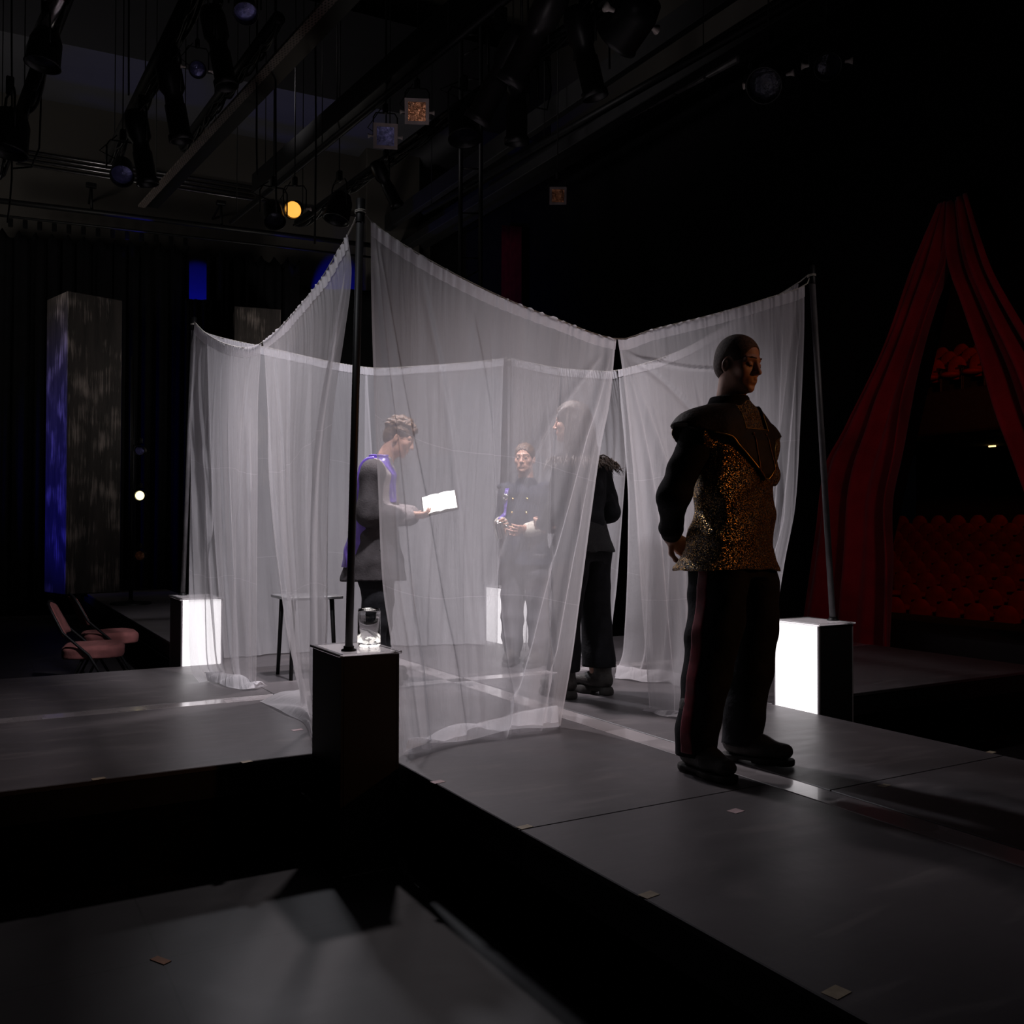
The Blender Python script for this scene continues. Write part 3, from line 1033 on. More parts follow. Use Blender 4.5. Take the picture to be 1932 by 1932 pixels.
# ------------------------------------------------------------------ the attendant with the tankard
def build_attendant():
    root = thing('person', (3.50, 5.86, 0.43), 'person in dark brass-buttoned jacket with purple ribbon, holding a silver tankard', 'person', rz=math.radians(127))
    hc = np.array([0.0, 0.03, 1.495])
    Rh = rotz(math.radians(8))
    f = F()
    T = head_field(f, hc, Rh, 0.90, True, neck=(0, -0.01, 1.32))
    f.sect([(0.78, 0, 0, 0.14, 0.10), (0.95, 0, 0, 0.12, 0.09), (1.15, 0, 0, 0.13, 0.09), (1.27, 0, -0.01, 0.13, 0.075), (1.32, 0, -0.01, 0.07, 0.055)], 0.03)
    for q in (-1, 1):
        sh, el, wr = (q * 0.155, -0.01, 1.265), (q * 0.20, -0.03, 1.02), (q * 0.09 + 0.02, 0.19, 1.005 + 0.02 * q)
        f.chain([sh, el, wr], [0.044, 0.036, 0.025], 0.03)
        f.chain([(q * 0.085, 0, 0.82), (q * 0.10, 0.02, 0.45), (q * 0.10, -0.01, 0.09)], [0.078, 0.048, 0.032], 0.03)
        f.cap((q * 0.10, -0.03, 0.065), (q * 0.10, 0.07, 0.065), 0.022, 0.018, 0.02)
        hand_field(f, wr, (-q * 0.35, 0.9, -0.1), (-q * 0.7, -0.1, 0.3), -q, 0.65, 0.9)
    V, Q = f.mesh(0.0045)
    mesh_obj('body', V, Q, SKIN, root)
    h = F()
    h.ell(T((0, -0.016, 0.038)), (0.074, 0.092, 0.083), 0.02, R=Rh)
    h.ell(T((0, -0.115, 0.005)), (0.035, 0.035, 0.038), 0.02, R=Rh)
    fc = F().ell(T((0, 0.110, -0.028)), (0.085, 0.078, 0.092), R=Rh)
    h.op('i', lambda P: -fc.ev(P))
    h.op('i', lambda P: -(((P - T((0, 0, 0))) @ Rh)[..., 2] + 0.035 - 0.5 * ((P - T((0, 0, 0))) @ Rh)[..., 1]))
    h.op('d', lambda P: 0.0012 * np.sin(P[..., 0] * 300))
    V, Q = h.mesh(0.0042)
    mesh_obj('hair', V, Q, HAIR_B, root)
    for q in (-1, 1):
        b = F()
        b.cap(T((q * 0.012, 0.0935, 0.0245)), T((q * 0.050, 0.074, 0.028)), 0.0025, 0.0022, 0.003)
        V, Q = b.mesh(0.0016)
        mesh_obj('eyebrow', V, Q, HAIR_B, root)
        b = F()
        b.ell(T((q * 0.031, 0.080, -0.001)), (0.010, 0.0085, 0.006), 0.003)
        V, Q = b.mesh(0.0016)
        mesh_obj('eye', V, Q, EYE, root)
    t = F()
    for q in (-1, 1):
        t.sect([(0.09, q * 0.10, 0.0, 0.058, 0.068), (0.20, q * 0.105, 0.0, 0.072, 0.085), (0.45, q * 0.10, 0.01, 0.080, 0.085), (0.80, q * 0.08, 0, 0.092, 0.115)], 0.02)
    t.op('d', folds([((4, 3, 40), 1)], 0.008, 7))
    V, Q = t.mesh(0.008)
    mesh_obj('trousers', V, Q, GREY_TROUSER, root)
    c = F()
    c.sect([(0.73, 0, -0.01, 0.190, 0.165), (0.92, 0, 0, 0.150, 0.125), (1.12, 0, 0, 0.155, 0.125), (1.24, 0, -0.005, 0.160, 0.10), (1.31, 0, -0.01, 0.08, 0.068), (1.35, 0, -0.005, 0.060, 0.060)], 0.03)
    for q in (-1, 1):
        c.chain([(q * 0.145, -0.01, 1.26), (q * 0.205, -0.035, 1.02), (q * 0.11 + 0.02, 0.15, 1.0 + 0.02 * q)], [0.066, 0.058, 0.045], 0.025)
    c.op('d', folds([((10, 0, 6), 0.7), ((6, 8, 34), 0.7)], 0.008, 9))
    cops = list(c.ops)
    V, Q = c.mesh(0.007)
    mesh_obj('jacket', V, Q, NAVY, root)
    for q in (-1, 1):
        g = F()
        w = np.array((q * 0.11 + 0.02, 0.15, 1.0 + 0.02 * q))
        e = np.array((q * 0.205, -0.035, 1.02))
        d = (w - e) / np.linalg.norm(w - e)
        g.cap(w - d * 0.05, w + d * 0.01, 0.056, 0.052, 0.01)
        V, Q = g.mesh(0.006)
        mesh_obj('cuff', V, Q, CREAM, root)
        g = F()
        g.ell((q * 0.17, -0.01, 1.295), (0.062, 0.058, 0.030), 0.01)
        V, Q = g.mesh(0.006)
        mesh_obj('shoulder_wing', V, Q, NAVY, root)
    base = F()
    base.ops = cops

    def front(x, z, off=0.004):
        ys = np.linspace(-0.02, 0.2, 180)
        P = np.stack([np.full_like(ys, x), ys, np.full_like(ys, z)], -1)
        i = np.where(base.ev(P) < off)[0]
        return np.array((x, ys[i[-1]] if len(i) else 0.1, z))
    for z in (1.20, 1.10, 1.0):
        for q in (-1, 1):
            mb = MB().lathe([(0.0001, 0), (0.010, 0), (0.010, 0.004), (0.0001, 0.008)], front(q * 0.055, z), (0, 1, 0), 12)
            local(mb.build('button', BRASS, root, True), root)
    mb = MB().lathe([(0.010, 0.006), (0.014, 0.012), (0.022, 0.010), (0.026, 0.0)], front(0.12, 1.215, 0.008), (0.3, 1, 0), 20)
    local(mb.build('brooch', SILVER, root, True), root)
    mb = MB()
    G = np.array([[front(0.12 + (j - 2) * 0.009, z, 0.010 + 0.004 * math.sin(z * 40 + j)) for j in range(5)] for z in np.linspace(1.28, 0.96, 14)])
    mb.grid(G)
    o = local(mb.build('purple_ribbon', PURPLE, root, True), root)
    md = o.modifiers.new('t', 'SOLIDIFY')
    md.thickness = 0.003
    boot(root, (0.10, 0.0), 0.15, 0.9)
    boot(root, (-0.10, 0.0), -0.1, 0.9)
    # tankard
    tp = np.array(root.location) + rotz(root.rotation_euler[2]) @ np.array([0.075, 0.265, 0.925])
    tk = thing('tankard', tp, 'shiny silver tankard held in both hands by the buttoned-jacket attendant', 'cup')
    ax = rotz(root.rotation_euler[2]) @ np.array([0.12, 0.25, 1.0])
    MB().lathe([(0.001, 0), (0.044, 0), (0.046, 0.006), (0.042, 0.02), (0.047, 0.10), (0.050, 0.115), (0.047, 0.115), (0.043, 0.10), (0.040, 0.012), (0.001, 0.012)], tp, ax, 28).build('cup_body', SILVER, tk, True)
    hd = rotz(root.rotation_euler[2]) @ np.array([-1.0, 0.1, 0.0])
    axn = ax / np.linalg.norm(ax)
    MB().tube([tp + axn * (0.02 + 0.075 * t) + hd * (0.042 + 0.03 * math.sin(PI * t)) for t in np.linspace(0, 1, 12)], 0.005, 8).build('handle', SILVER, tk, True)
    return root


# ------------------------------------------------------------------ the woman in the feathered jacket
def build_feathered():
    root = thing('person', (3.14, 4.62, 0.43), 'person seen from behind with long hair and a black jacket with feathered shoulders', 'person', rz=math.radians(14))
    hc = np.array([-0.02, 0.065, 1.625])
    Rh = rotz(math.radians(28))
    f = F()
    T = head_field(f, hc, Rh, 0.95, True, neck=(0, 0.0, 1.42))
    f.sect([(0.85, 0, 0, 0.15, 0.11), (1.0, 0, 0, 0.125, 0.09), (1.22, 0, 0, 0.14, 0.095), (1.36, 0, -0.01, 0.135, 0.075), (1.42, 0, -0.01, 0.07, 0.055)], 0.03)
    for q in (-1, 1):
        sh, el, wr = (q * 0.17, -0.01, 1.36), (q * 0.235, -0.02, 1.09), (q * 0.14, 0.19, 1.02)
        f.chain([sh, el, wr], [0.046, 0.038, 0.026], 0.03)
        f.chain([(q * 0.09, 0, 0.88), (q * 0.11, 0.01, 0.48), (q * 0.12, -0.01, 0.11)], [0.085, 0.052, 0.033], 0.03)
        f.cap((q * 0.12, -0.04, 0.085), (q * 0.12, 0.05, 0.08), 0.022, 0.018, 0.02)
        hand_field(f, wr, (-q * 0.3, 0.9, 0.0), (-q * 0.8, 0, 0.2), -q, 0.5, 0.92)
    V, Q = f.mesh(0.005)
    mesh_obj('body', V, Q, SKIN, root)
    t = F()
    t.sect([(0.80, 0, 0, 0.175, 0.13), (0.92, 0, 0, 0.158, 0.118), (1.02, 0, 0, 0.135, 0.10)], 0.03)
    for q, dx, dy in ((1, 0.0, -0.03), (-1, 0.0, 0.02)):
        t.sect([(0.165, q * 0.128 + dx, dy, 0.082, 0.100), (0.45, q * 0.118, dy * 0.6, 0.072, 0.088), (0.62, q * 0.11, 0, 0.080, 0.10), (0.86, q * 0.085, 0, 0.098, 0.13)], 0.02)
    t.op('d', folds([((22, 14, 2), 0.6), ((4, 3, 30), 0.5)], 0.008, 10))
    V, Q = t.mesh(0.007)
    mesh_obj('trousers', V, Q, BLACK_CLOTH, root)
    c = F()
    c.sect([(0.985, 0, 0, 0.150, 0.115), (1.10, 0, 0, 0.145, 0.115), (1.25, 0, 0, 0.165, 0.125), (1.37, 0, -0.005, 0.165, 0.10), (1.42, 0, -0.01, 0.085, 0.07), (1.46, 0, 0.0, 0.065, 0.062)], 0.03)
    for q in (-1, 1):
        c.chain([(q * 0.155, -0.01, 1.36), (q * 0.245, -0.025, 1.09), (q * 0.15, 0.16, 1.02)], [0.066, 0.056, 0.042], 0.025)
    c.op('d', folds([((10, 0, 6), 0.5), ((6, 8, 34), 0.8)], 0.008, 12))
    V, Q = c.mesh(0.007)
    mesh_obj('jacket', V, Q, BLACK_CLOTH, root)
    p = F()
    p.sect([(0.86, 0, -0.005, 0.200, 0.165), (0.93, 0, 0, 0.178, 0.140), (1.03, 0, 0, 0.150, 0.118)], 0.02)
    p.op('d', folds([((34, 20, 4), 1)], 0.010, 14))
    V, Q = p.mesh(0.006)
    mesh_obj('sequin_peplum', V, Q, SEQUIN, root)
    # feathers: many curved barbs round the shoulders
    rs = np.random.RandomState(9)
    mb = MB()
    for i in range(520):
        a = rs.rand() * 2 * PI
        rr = 0.55 + 0.45 * rs.rand()
        b = np.array([0.205 * rr * math.cos(a), 0.115 * rr * math.sin(a) - 0.01, 1.43 - 0.05 * rr**2 - 0.02 * rs.rand()])
        o = np.array([math.cos(a), 0.8 * math.sin(a), 0.0])
        L = 0.05 + 0.06 * rs.rand()
        pts = [b + o * L * t + np.array([0, 0, 1]) * (0.035 * math.sin(2.2 * t) * rs.rand() - 0.055 * t * t) + 0.008 * rs.randn(3) * t for t in np.linspace(0, 1, 5)]
        mb.tube(pts, [0.0045, 0.0050, 0.0042, 0.003, 0.0006], 4, cap=False)
    local(mb.build('feather_collar', HAIR_L, root, True), root)
    # hair: cap of hair plus loose wavy locks
    h = F()
    h.ell(T((0, -0.016, 0.040)), (0.083, 0.102, 0.090), 0.03, R=Rh)
    h.cap(T((0, -0.045, 0.0)), T((0.02, -0.085, -0.20)), 0.085, 0.075, 0.03)
    h.cap(T((0.02, -0.085, -0.20)), T((0.05, -0.115, -0.34)), 0.075, 0.035, 0.03)
    fc = F().ell(T((0, 0.130, -0.035)), (0.085, 0.088, 0.110), R=Rh)
    h.op('i', lambda P: -fc.ev(P))
    h.op('d', lambda P: 0.005 * np.sin(((P - T((0, 0, 0))) @ Rh)[..., 0] * 120 + 2.2 * np.sin(P[..., 2] * 26)))
    V, Q = h.mesh(0.0048)
    ho = mesh_obj('hair', V, Q, HAIR_L, root)
    mb = MB()
    for i in range(330):
        a = PI + (rs.rand() - 0.5) * 3.4
        z0 = 0.11 - 0.12 * rs.rand()
        st = np.array([0.082 * math.sin(a) * (1 - 0.3 * rs.rand()), 0.095 * math.cos(a) - 0.01, z0])
        L = 0.30 + 0.22 * rs.rand()
        ph, am = rs.rand() * 6.28, 0.012 + 0.022 * rs.rand()
        out = np.array([math.sin(a), math.cos(a), 0]) * (0.05 + 0.05 * rs.rand())
        pts = [T(st + out * t**0.7 * (1 - 0.3 * t) + np.array([am * math.sin(ph + 9 * t) * t, am * math.cos(ph + 8 * t) * t, -L * t])) for t in np.linspace(0, 1, 14)]
        mb.tube(pts, [0.0026] * 9 + [0.0025, 0.0022, 0.0018, 0.0014, 0.0006], 4, cap=False)
    local(mb.build('hair_locks', HAIR_L, ho, True), ho)
    boot(root, (0.125, -0.045), 0.12, 0.92, 0.05)
    boot(root, (-0.12, 0.02), 0.0, 0.92, 0.05)
    return root

# ------------------------------------------------------------------ materials of the place
DECK = mat('painted_deck', (0.085, 0.077, 0.081), 0.42, var=0.22, scale=1.6, bump=0.10, bscale=14)
FLOOR = mat('painted_floor', (0.0115, 0.0098, 0.0113), 0.5, var=0.4, scale=0.9, bump=0.12, bscale=9)
BLACK = mat('black_paint', (0.010, 0.010, 0.011), 0.6, var=0.3, scale=6)
DRAPE_BLACK = mat('black_drape', (0.0028, 0.0028, 0.0034), 0.95, var=0.3, scale=4, spec=0.1)
WALL = mat('dark_wall', (0.060, 0.054, 0.048), 0.9, var=0.15, scale=0.6, bump=0.1, bscale=6)
METAL_B = mat('black_metal', (0.0045, 0.0045, 0.005), 0.5, 0.0, var=0.3, scale=20, spec=0.25)
STEEL = mat('steel', (0.35, 0.34, 0.36), 0.3, 1.0, var=0.2, scale=15)
LAMP_BLACK = mat('lamp_black', (0.009, 0.009, 0.010), 0.4, 0.1, var=0.3, scale=20)
RED_DRAPE = mat('red_velvet', (0.20, 0.006, 0.014), 0.9, var=0.3, scale=3, bump=0.1, bscale=40, spec=0.15, sheen=0.2)
SEAT_RED = mat('red_seat_cloth', (0.30, 0.035, 0.015), 0.85, var=0.3, scale=6, spec=0.2)
CHAIR_CLOTH = mat('maroon_chair_cloth', (0.15, 0.048, 0.045), 0.9, var=0.2, scale=20, bump=0.15, bscale=200)
POLE_LIT = mat('lit_pole', (0.085, 0.08, 0.085), 0.5, var=0.3, scale=10)  # paler copy for the side poles, light on them put into the colour
POLE = mat('dark_pole', (0.016, 0.015, 0.016), 0.5, var=0.3, scale=10)
ROPE = mat('pale_rope', (0.5, 0.47, 0.42), 0.8, var=0.2, scale=60)
TAPE_P = mat('pink_tape', (0.42, 0.30, 0.31), 0.6, var=0.2, scale=30)
TAPE_T = mat('tan_tape', (0.36, 0.29, 0.20), 0.6, var=0.2, scale=30)
WHITE_KNOB = mat('pale_knob', (0.75, 0.66, 0.62), 0.5, var=0.1, scale=20)


def scuffs(m, amount, sc=(1.2, 5.0, 1)):
    """faint pale scuff marks over a painted surface"""
    nt = m.node_tree
    n = nt.nodes
    b = n['Principled BSDF']
    tc = n['Texture Coordinate']
    mp = n.new('ShaderNodeMapping')
    mp.inputs['Scale'].default_value = sc
    mp.inputs['Rotation'].default_value = (0, 0, 0.5)
    nt.links.new(tc.outputs['Object'], mp.inputs['Vector'])
    t = n.new('ShaderNodeTexNoise')
    t.inputs['Scale'].default_value = 1.6
    t.inputs['Detail'].default_value = 9
    t.inputs['Distortion'].default_value = 1.2
    nt.links.new(mp.outputs[0], t.inputs['Vector'])
    cr = n.new('ShaderNodeValToRGB')
    cr.color_ramp.elements[0].position = 0.56
    cr.color_ramp.elements[1].position = 0.75
    nt.links.new(t.outputs['Fac'], cr.inputs['Fac'])
    mu = n.new('ShaderNodeMath')
    mu.operation = 'MULTIPLY'
    mu.inputs[1].default_value = amount
    nt.links.new(cr.outputs['Color'], mu.inputs[0])
    mx = n.new('ShaderNodeMix')
    mx.data_type = 'RGBA'
    nt.links.new(mu.outputs[0], mx.inputs['Factor'])
    nt.links.new(b.inputs['Base Color'].links[0].from_socket, mx.inputs['A'])
    mx.inputs['B'].default_value = (0.16, 0.14, 0.14, 1)
    nt.links.new(mx.outputs['Result'], b.inputs['Base Color'])
    rr = n.new('ShaderNodeMapRange')
    rr.inputs['To Min'].default_value = b.inputs['Roughness'].default_value - 0.07
    rr.inputs['To Max'].default_value = b.inputs['Roughness'].default_value + 0.12
    nt.links.new(t.outputs['Fac'], rr.inputs['Value'])
    nt.links.new(rr.outputs[0], b.inputs['Roughness'])


scuffs(DECK, 0.6)
scuffs(FLOOR, 0.12, (1.0, 1.0, 1))


def strip_mat():
    m = mat('glossy_strip', (0.36, 0.33, 0.335), 0.2, var=0.1, scale=3)
    nt = m.node_tree
    n = nt.nodes
    b = n['Principled BSDF']
    vo = n.new('ShaderNodeTexVoronoi')
    vo.distance = 'CHEBYCHEV'
    vo.inputs['Scale'].default_value = 4.5
    nt.links.new(n['Texture Coordinate'].outputs['Object'], vo.inputs['Vector'])
    mx = n.new('ShaderNodeMix')
    mx.data_type = 'RGBA'
    mx.blend_type = 'MULTIPLY'
    mx.inputs['Factor'].default_value = 0.35
    se = n.new('ShaderNodeSeparateColor')
    nt.links.new(vo.outputs['Color'], se.inputs[0])
    nt.links.new(b.inputs['Base Color'].links[0].from_socket, mx.inputs['A'])
    nt.links.new(se.outputs[0], mx.inputs['B'])
    nt.links.new(mx.outputs['Result'], b.inputs['Base Color'])
    b.inputs['Coat Weight'].default_value = 0.35
    b.inputs['Coat Roughness'].default_value = 0.03
    return m


STRIP = strip_mat()



def sheer_mat():
    """thin white voile: part of the light passes straight through, the rest is scattered on both sides"""
    m = bpy.data.materials.new('white_voile')
    m.use_nodes = True
    nt = m.node_tree
    n = nt.nodes
    n.clear()
    out = n.new('ShaderNodeOutputMaterial')
    uv = n.new('ShaderNodeUVMap')
    sep = n.new('ShaderNodeSeparateXYZ')
    nt.links.new(uv.outputs[0], sep.inputs[0])
    tc = n.new('ShaderNodeTexCoord')
    mp = n.new('ShaderNodeMapping')
    mp.inputs['Scale'].default_value = (9, 1.4, 1)
    nt.links.new(uv.outputs[0], mp.inputs['Vector'])
    no = n.new('ShaderNodeTexNoise')
    no.inputs['Scale'].default_value = 1.0
    no.inputs['Detail'].default_value = 5
    no.inputs['Distortion'].default_value = 0.6
    nt.links.new(mp.outputs[0], no.inputs['Vector'])
    fine = n.new('ShaderNodeTexNoise')
    fine.inputs['Scale'].default_value = 28
    fine.inputs['Detail'].default_value = 6
    nt.links.new(tc.outputs['Object'], fine.inputs['Vector'])
    bp = n.new('ShaderNodeBump')
    bp.inputs['Strength'].default_value = 0.25
    bp.inputs['Distance'].default_value = 0.01
    nt.links.new(fine.outputs['Fac'], bp.inputs['Height'])
    bp2 = n.new('ShaderNodeBump')
    bp2.inputs['Strength'].default_value = 0.5
    bp2.inputs['Distance'].default_value = 0.06
    nt.links.new(no.outputs['Fac'], bp2.inputs['Height'])
    nt.links.new(bp.outputs[0], bp2.inputs['Normal'])

    def math_(op, a, b=None, c=None):
        q = n.new('ShaderNodeMath')
        q.operation = op
        for i, x in enumerate((a, b, c)):
            if x is None:
                continue
            if isinstance(x, (int, float)):
                q.inputs[i].default_value = x
            else:
                nt.links.new(x, q.inputs[i])
        return q.outputs[0]
    u, v = sep.outputs[0], sep.outputs[1]
    # doubled hem along both long edges
    e = math_('ABSOLUTE', math_('SUBTRACT', u, 0.5))
    hem = math_('GREATER_THAN', e, 0.489)
    # pressed crease lines across the cloth
    cre = None
    for k in (0.36, 0.68):
        w = math_('ADD', math_('MULTIPLY', math_('SINE', math_('MULTIPLY', u, 7.0)), 0.012), k)
        line = math_('LESS_THAN', math_('ABSOLUTE', math_('SUBTRACT', v, w)), 0.0010)
        cre = line if cre is None else math_('MAXIMUM', cre, line)
    dens = math_('ADD', math_('MULTIPLY', no.outputs['Fac'], 0.24), 0.40)
    dens = math_('ADD', dens, math_('MULTIPLY', hem, 0.16))
    dens = math_('ADD', dens, math_('MULTIPLY', cre, 0.10))
    dens = math_('MINIMUM', dens, 0.93)
    dif = n.new('ShaderNodeBsdfDiffuse')
    dif.inputs['Color'].default_value = (0.78, 0.76, 0.79, 1)
    tra = n.new('ShaderNodeBsdfTranslucent')
    tra.inputs['Color'].default_value = (0.78, 0.76, 0.79, 1)
    nt.links.new(bp2.outputs[0], dif.inputs['Normal'])
    nt.links.new(bp2.outputs[0], tra.inputs['Normal'])
    m1 = n.new('ShaderNodeMixShader')
    m1.inputs[0].default_value = 0.5
    nt.links.new(dif.outputs[0], m1.inputs[1])
    nt.links.new(tra.outputs[0], m1.inputs[2])
    trp = n.new('ShaderNodeBsdfTransparent')
    m2 = n.new('ShaderNodeMixShader')
    nt.links.new(dens, m2.inputs[0])
    nt.links.new(trp.outputs[0], m2.inputs[1])
    nt.links.new(m1.outputs[0], m2.inputs[2])
    nt.links.new(m2.outputs[0], out.inputs['Surface'])
    return m


VOILE = sheer_mat()


def thick_voile():
    m = VOILE.copy()
    m.name = 'white_voile_doubled'
    nt = m.node_tree
    for q in nt.nodes:
        if q.type == 'MIX_SHADER' and q.inputs[0].links:
            l = q.inputs[0].links[0]
            nt.links.remove(l)
            q.inputs[0].default_value = 0.88
    return m


VOILE2 = thick_voile()



def board_seams(m, x0, y0, w, l):
    nt = m.node_tree
    n = nt.nodes
    b = n['Principled BSDF']
    mp = n.new('ShaderNodeMapping')
    mp.inputs['Location'].default_value = (-x0, -y0, 0)
    nt.links.new(n['Texture Coordinate'].outputs['Object'], mp.inputs['Vector'])
    br = n.new('ShaderNodeTexBrick')
    br.offset = 0.0
    br.inputs['Scale'].default_value = 1.0
    br.inputs['Brick Width'].default_value = w
    br.inputs['Row Height'].default_value = l
    br.inputs['Mortar Size'].default_value = 0.004
    br.inputs['Mortar Smooth'].default_value = 0.0
    nt.links.new(mp.outputs[0], br.inputs['Vector'])
    mx = n.new('ShaderNodeMix')
    mx.data_type = 'RGBA'
    nt.links.new(br.outputs['Fac'], mx.inputs['Factor'])
    nt.links.new(b.inputs['Base Color'].links[0].from_socket, mx.inputs['A'])
    mx.inputs['B'].default_value = (0.002, 0.002, 0.002, 1)
    nt.links.new(mx.outputs['Result'], b.inputs['Base Color'])


board_seams(FLOOR, 0.56, 3.28, 1.22, 2.44)
# ------------------------------------------------------------------ the shell of the place
PZ = 0.43


def struct(name, mb, m, smooth=False):
    o = mb.build(name, m, smooth=smooth)
    o['kind'] = 'structure'
    return o


struct('floor', MB().box((3.85, 7.5, -0.05), (19.3, 24.0, 0.1)), FLOOR)
WD = np.array([0.998, -0.066, 0.0])
WN = np.array([-0.066, -0.998, 0.0])
WP = np.array([3.5, 17.6, 0.0])


def on_wall(u, v, off=0.0):
    r = FW + RT * (u - 966) / FOC - UP * (v - 966) / FOC
    p0 = WP + WN * off
    return CAM + r * (((p0 - CAM) @ WN) / (r @ WN))


def wall_R():
    return np.array([WD, -WN, [0, 0, 1]]).T


struct('wall_back', MB().box(WP + WD * 1.0 + np.array([0, 0.15, 5.5]), (20.0, 0.3, 11.0), wall_R()), WALL)
struct('ceiling', MB().box((4.0, 7.5, 11.1), (20.0, 24.0, 0.2)), WALL)
struct('wall_left', MB().box((-5.6, 7.5, 5.5), (0.2, 24.0, 11.0)), WALL)
# black masking wall towards the auditorium, with a tall A-shaped opening
XR = 8.05
ap = on_x(1805, 395, XR)
la, lb = on_x(1600, 1190, XR), on_x(1600, 1190, XR)
ly, ry = ap[1] + 1.15, ap[1] - 2.45
zt = ap[2] - 0.15
mb = MB()
prof = [(ly, 0.0), (ap[1], zt), (ry, 0.0)]
for a, b in (([(18.0, 0), (18.0, 7.3), (ap[1], 7.3), (ap[1], zt), (ly, 0)], 0), ([(-3.0, 0), (ry, 0), (ap[1], zt), (ap[1], 7.3), (-3.0, 7.3)], 0)):
    k = len(a)
    vs = [(XR, y, z) for y, z in a] + [(XR + 0.12, y, z) for y, z in a]
    fs = [tuple(range(k)), tuple(range(k, 2 * k))[::-1]] + [(i, (i + 1) % k, (i + 1) % k + k, i + k) for i in range(k)]
    mb.add(vs, fs)
struct('wall_right', mb, DRAPE_BLACK)
struct('wall_right_upper', MB().box((9.6, 11.0, 8.0), (0.2, 16.0, 6.0)), WALL)
# beams along the top of the masking wall
mb = MB()
for x, z, w, h in ((7.85, 7.15, 0.3, 0.35), (7.45, 6.9, 0.18, 0.16), (7.1, 7.3, 0.12, 0.3)):
    mb.box((x, 8.0, z), (w, 20.0, h), rotz(math.radians(1.0)), 0.01)
struct('trim_1', mb, BLACK)
# soffit under the roof against the back wall
struct('trim_2', MB().box(WP + WD * 1.0 + WN * 1.1 + np.array([0, 0, 9.5]), (20.0, 2.2, 1.6), wall_R()), mat('soffit_paint', (0.055, 0.055, 0.065), 0.9, var=0.1, scale=1))
mb = MB()
for u in (735, 1000):
    p = on_wall(u, 300, 0.25)
    mb.box((p[0], p[1], 5.5), (1.1, 0.5, 11.0), wall_R(), 0.02)
struct('trim_3', mb, WALL)


# ------------------------------------------------------------------ catwalk decks
def deck(x0, x1, y0, y1, label, corner=None):
    g = 0.003
    c = np.array([(x0 + x1) / 2, (y0 + y1) / 2, 0])
    w, l = x1 - x0 - g, y1 - y0 - g
    t = thing('stage_deck', c, label, 'stage platform', 'black painted platforms forming the cross-shaped catwalk')
    MB().box(c + (0, 0, PZ - 0.011), (w, l, 0.022), None, 0.003).build('deck_top', DECK, t)
    MB().box(c + (0, 0, PZ - 0.080), (w - 0.012, l - 0.012, 0.114)).build('side_frame', BLACK, t)
    for sx in (-1, 1):
        for sy in (-1, 1):
            MB().box(c + (sx * (w / 2 - 0.12), sy * (l / 2 - 0.12), (PZ - 0.137) / 2), (0.05, 0.05, PZ - 0.137)).build('leg', METAL_B, t)
    return t


deck(1.58, 2.695, 2.68, 5.425, 'black platform under the near left of the curtains, brass strip on its corner')
deck(1.58, 2.695, 0.20, 2.68, 'black platform in the foreground left of the glossy strip, nearest its left edge')
deck(2.845, 3.94, 2.50, 5.425, 'black platform the soldier stands on, right of the glossy strip')
deck(2.845, 3.94, 0.02, 2.50, 'black platform at the right edge of the photo, right of the glossy strip')
deck(-0.86, 1.577, 4.03, 5.425, 'black platform at left, in front of the glossy strip')
deck(-0.86, 1.577, 5.565, 6.98, 'black platform at left, behind the glossy strip')
deck(1.58, 2.695, 5.565, 8.0, 'black platform inside the curtains, under the reader')
deck(2.845, 3.94, 5.565, 8.0, 'black platform inside the curtains, under the back lit box side')
deck(1.50, 2.695, 8.0, 11.0, 'black platform behind the curtains, left of the rear strip')
deck(2.845, 3.94, 8.0, 11.0, 'black platform behind the curtains, right of the rear strip')
deck(1.50, 2.695, 11.0, 15.6, 'long black platform leading back to the scratched column')
deck(3.943, 6.68, 3.88, 5.425, 'black platform running right behind the right lit box')
deck(3.943, 6.68, 5.565, 6.98, 'black platform running right, farther row, towards the red drapes')


def strip(x0, x1, y0, y1, label):
    c = ((x0 + x1) / 2, (y0 + y1) / 2, PZ / 2)
    o = MB().box((0, 0, 0), (x1 - x0 - 0.004, y1 - y0 - 0.004, PZ - 0.002), None, 0.002).build('floor_strip', STRIP)
    o.location = c
    return tag(o, label, 'floor strip', 'glossy strips along the middle of the catwalk')


strip(2.70, 2.84, 0.0, 5.43, 'glossy grey strip running from the curtains past the soldier to the right edge')
strip(-0.86, 2.70, 5.43, 5.56, 'glossy grey strip running along the left arm of the catwalk')
strip(2.70, 2.84, 5.56, 11.0, 'glossy grey strip on the rear arm of the catwalk')
strip(2.84, 6.68, 5.43, 5.56, 'glossy grey strip on the right arm of the catwalk')

# black skirting under the arms
for a, b, lab in (((1.595, 0.2), (1.595, 3.60), 'black skirting below the left edge of the near platforms'),
                  ((-0.86, 4.045), (1.27, 4.045), 'black skirting below the front edge of the left arm'),
                  ((3.925, 0.0), (3.925, 3.50), 'black skirting below the right edge of the near platforms'),
                  ((4.25, 3.895), (6.66, 3.895), 'black skirting below the front edge of the right arm'),
                  ((1.488, 7.45), (1.488, 15.5), 'black skirting below the left edge of the rear arm')):
    a, b = np.array(a), np.array(b)
    n = 120
    G = np.zeros((2, n, 3))
    d = (b - a) / np.linalg.norm(b - a)
    nn = np.array([d[1], -d[0]])
    for i in range(n):
        p = a + (b - a) * i / (n - 1) + nn * 0.0 * math.sin(i * 1.1)
        for k, z in enumerate((0.005, 0.288)):
            G[k, i] = (p[0], p[1], z)
    o = MB().grid(G).build('skirting', DRAPE_BLACK)
    md = o.modifiers.new('t', 'SOLIDIFY')
    md.thickness = 0.01
    tag(o, lab, 'skirting')
o = MB().box((0, 0, 0), (0.012, 0.012, 0.13)).build('brass_corner', BRASS)
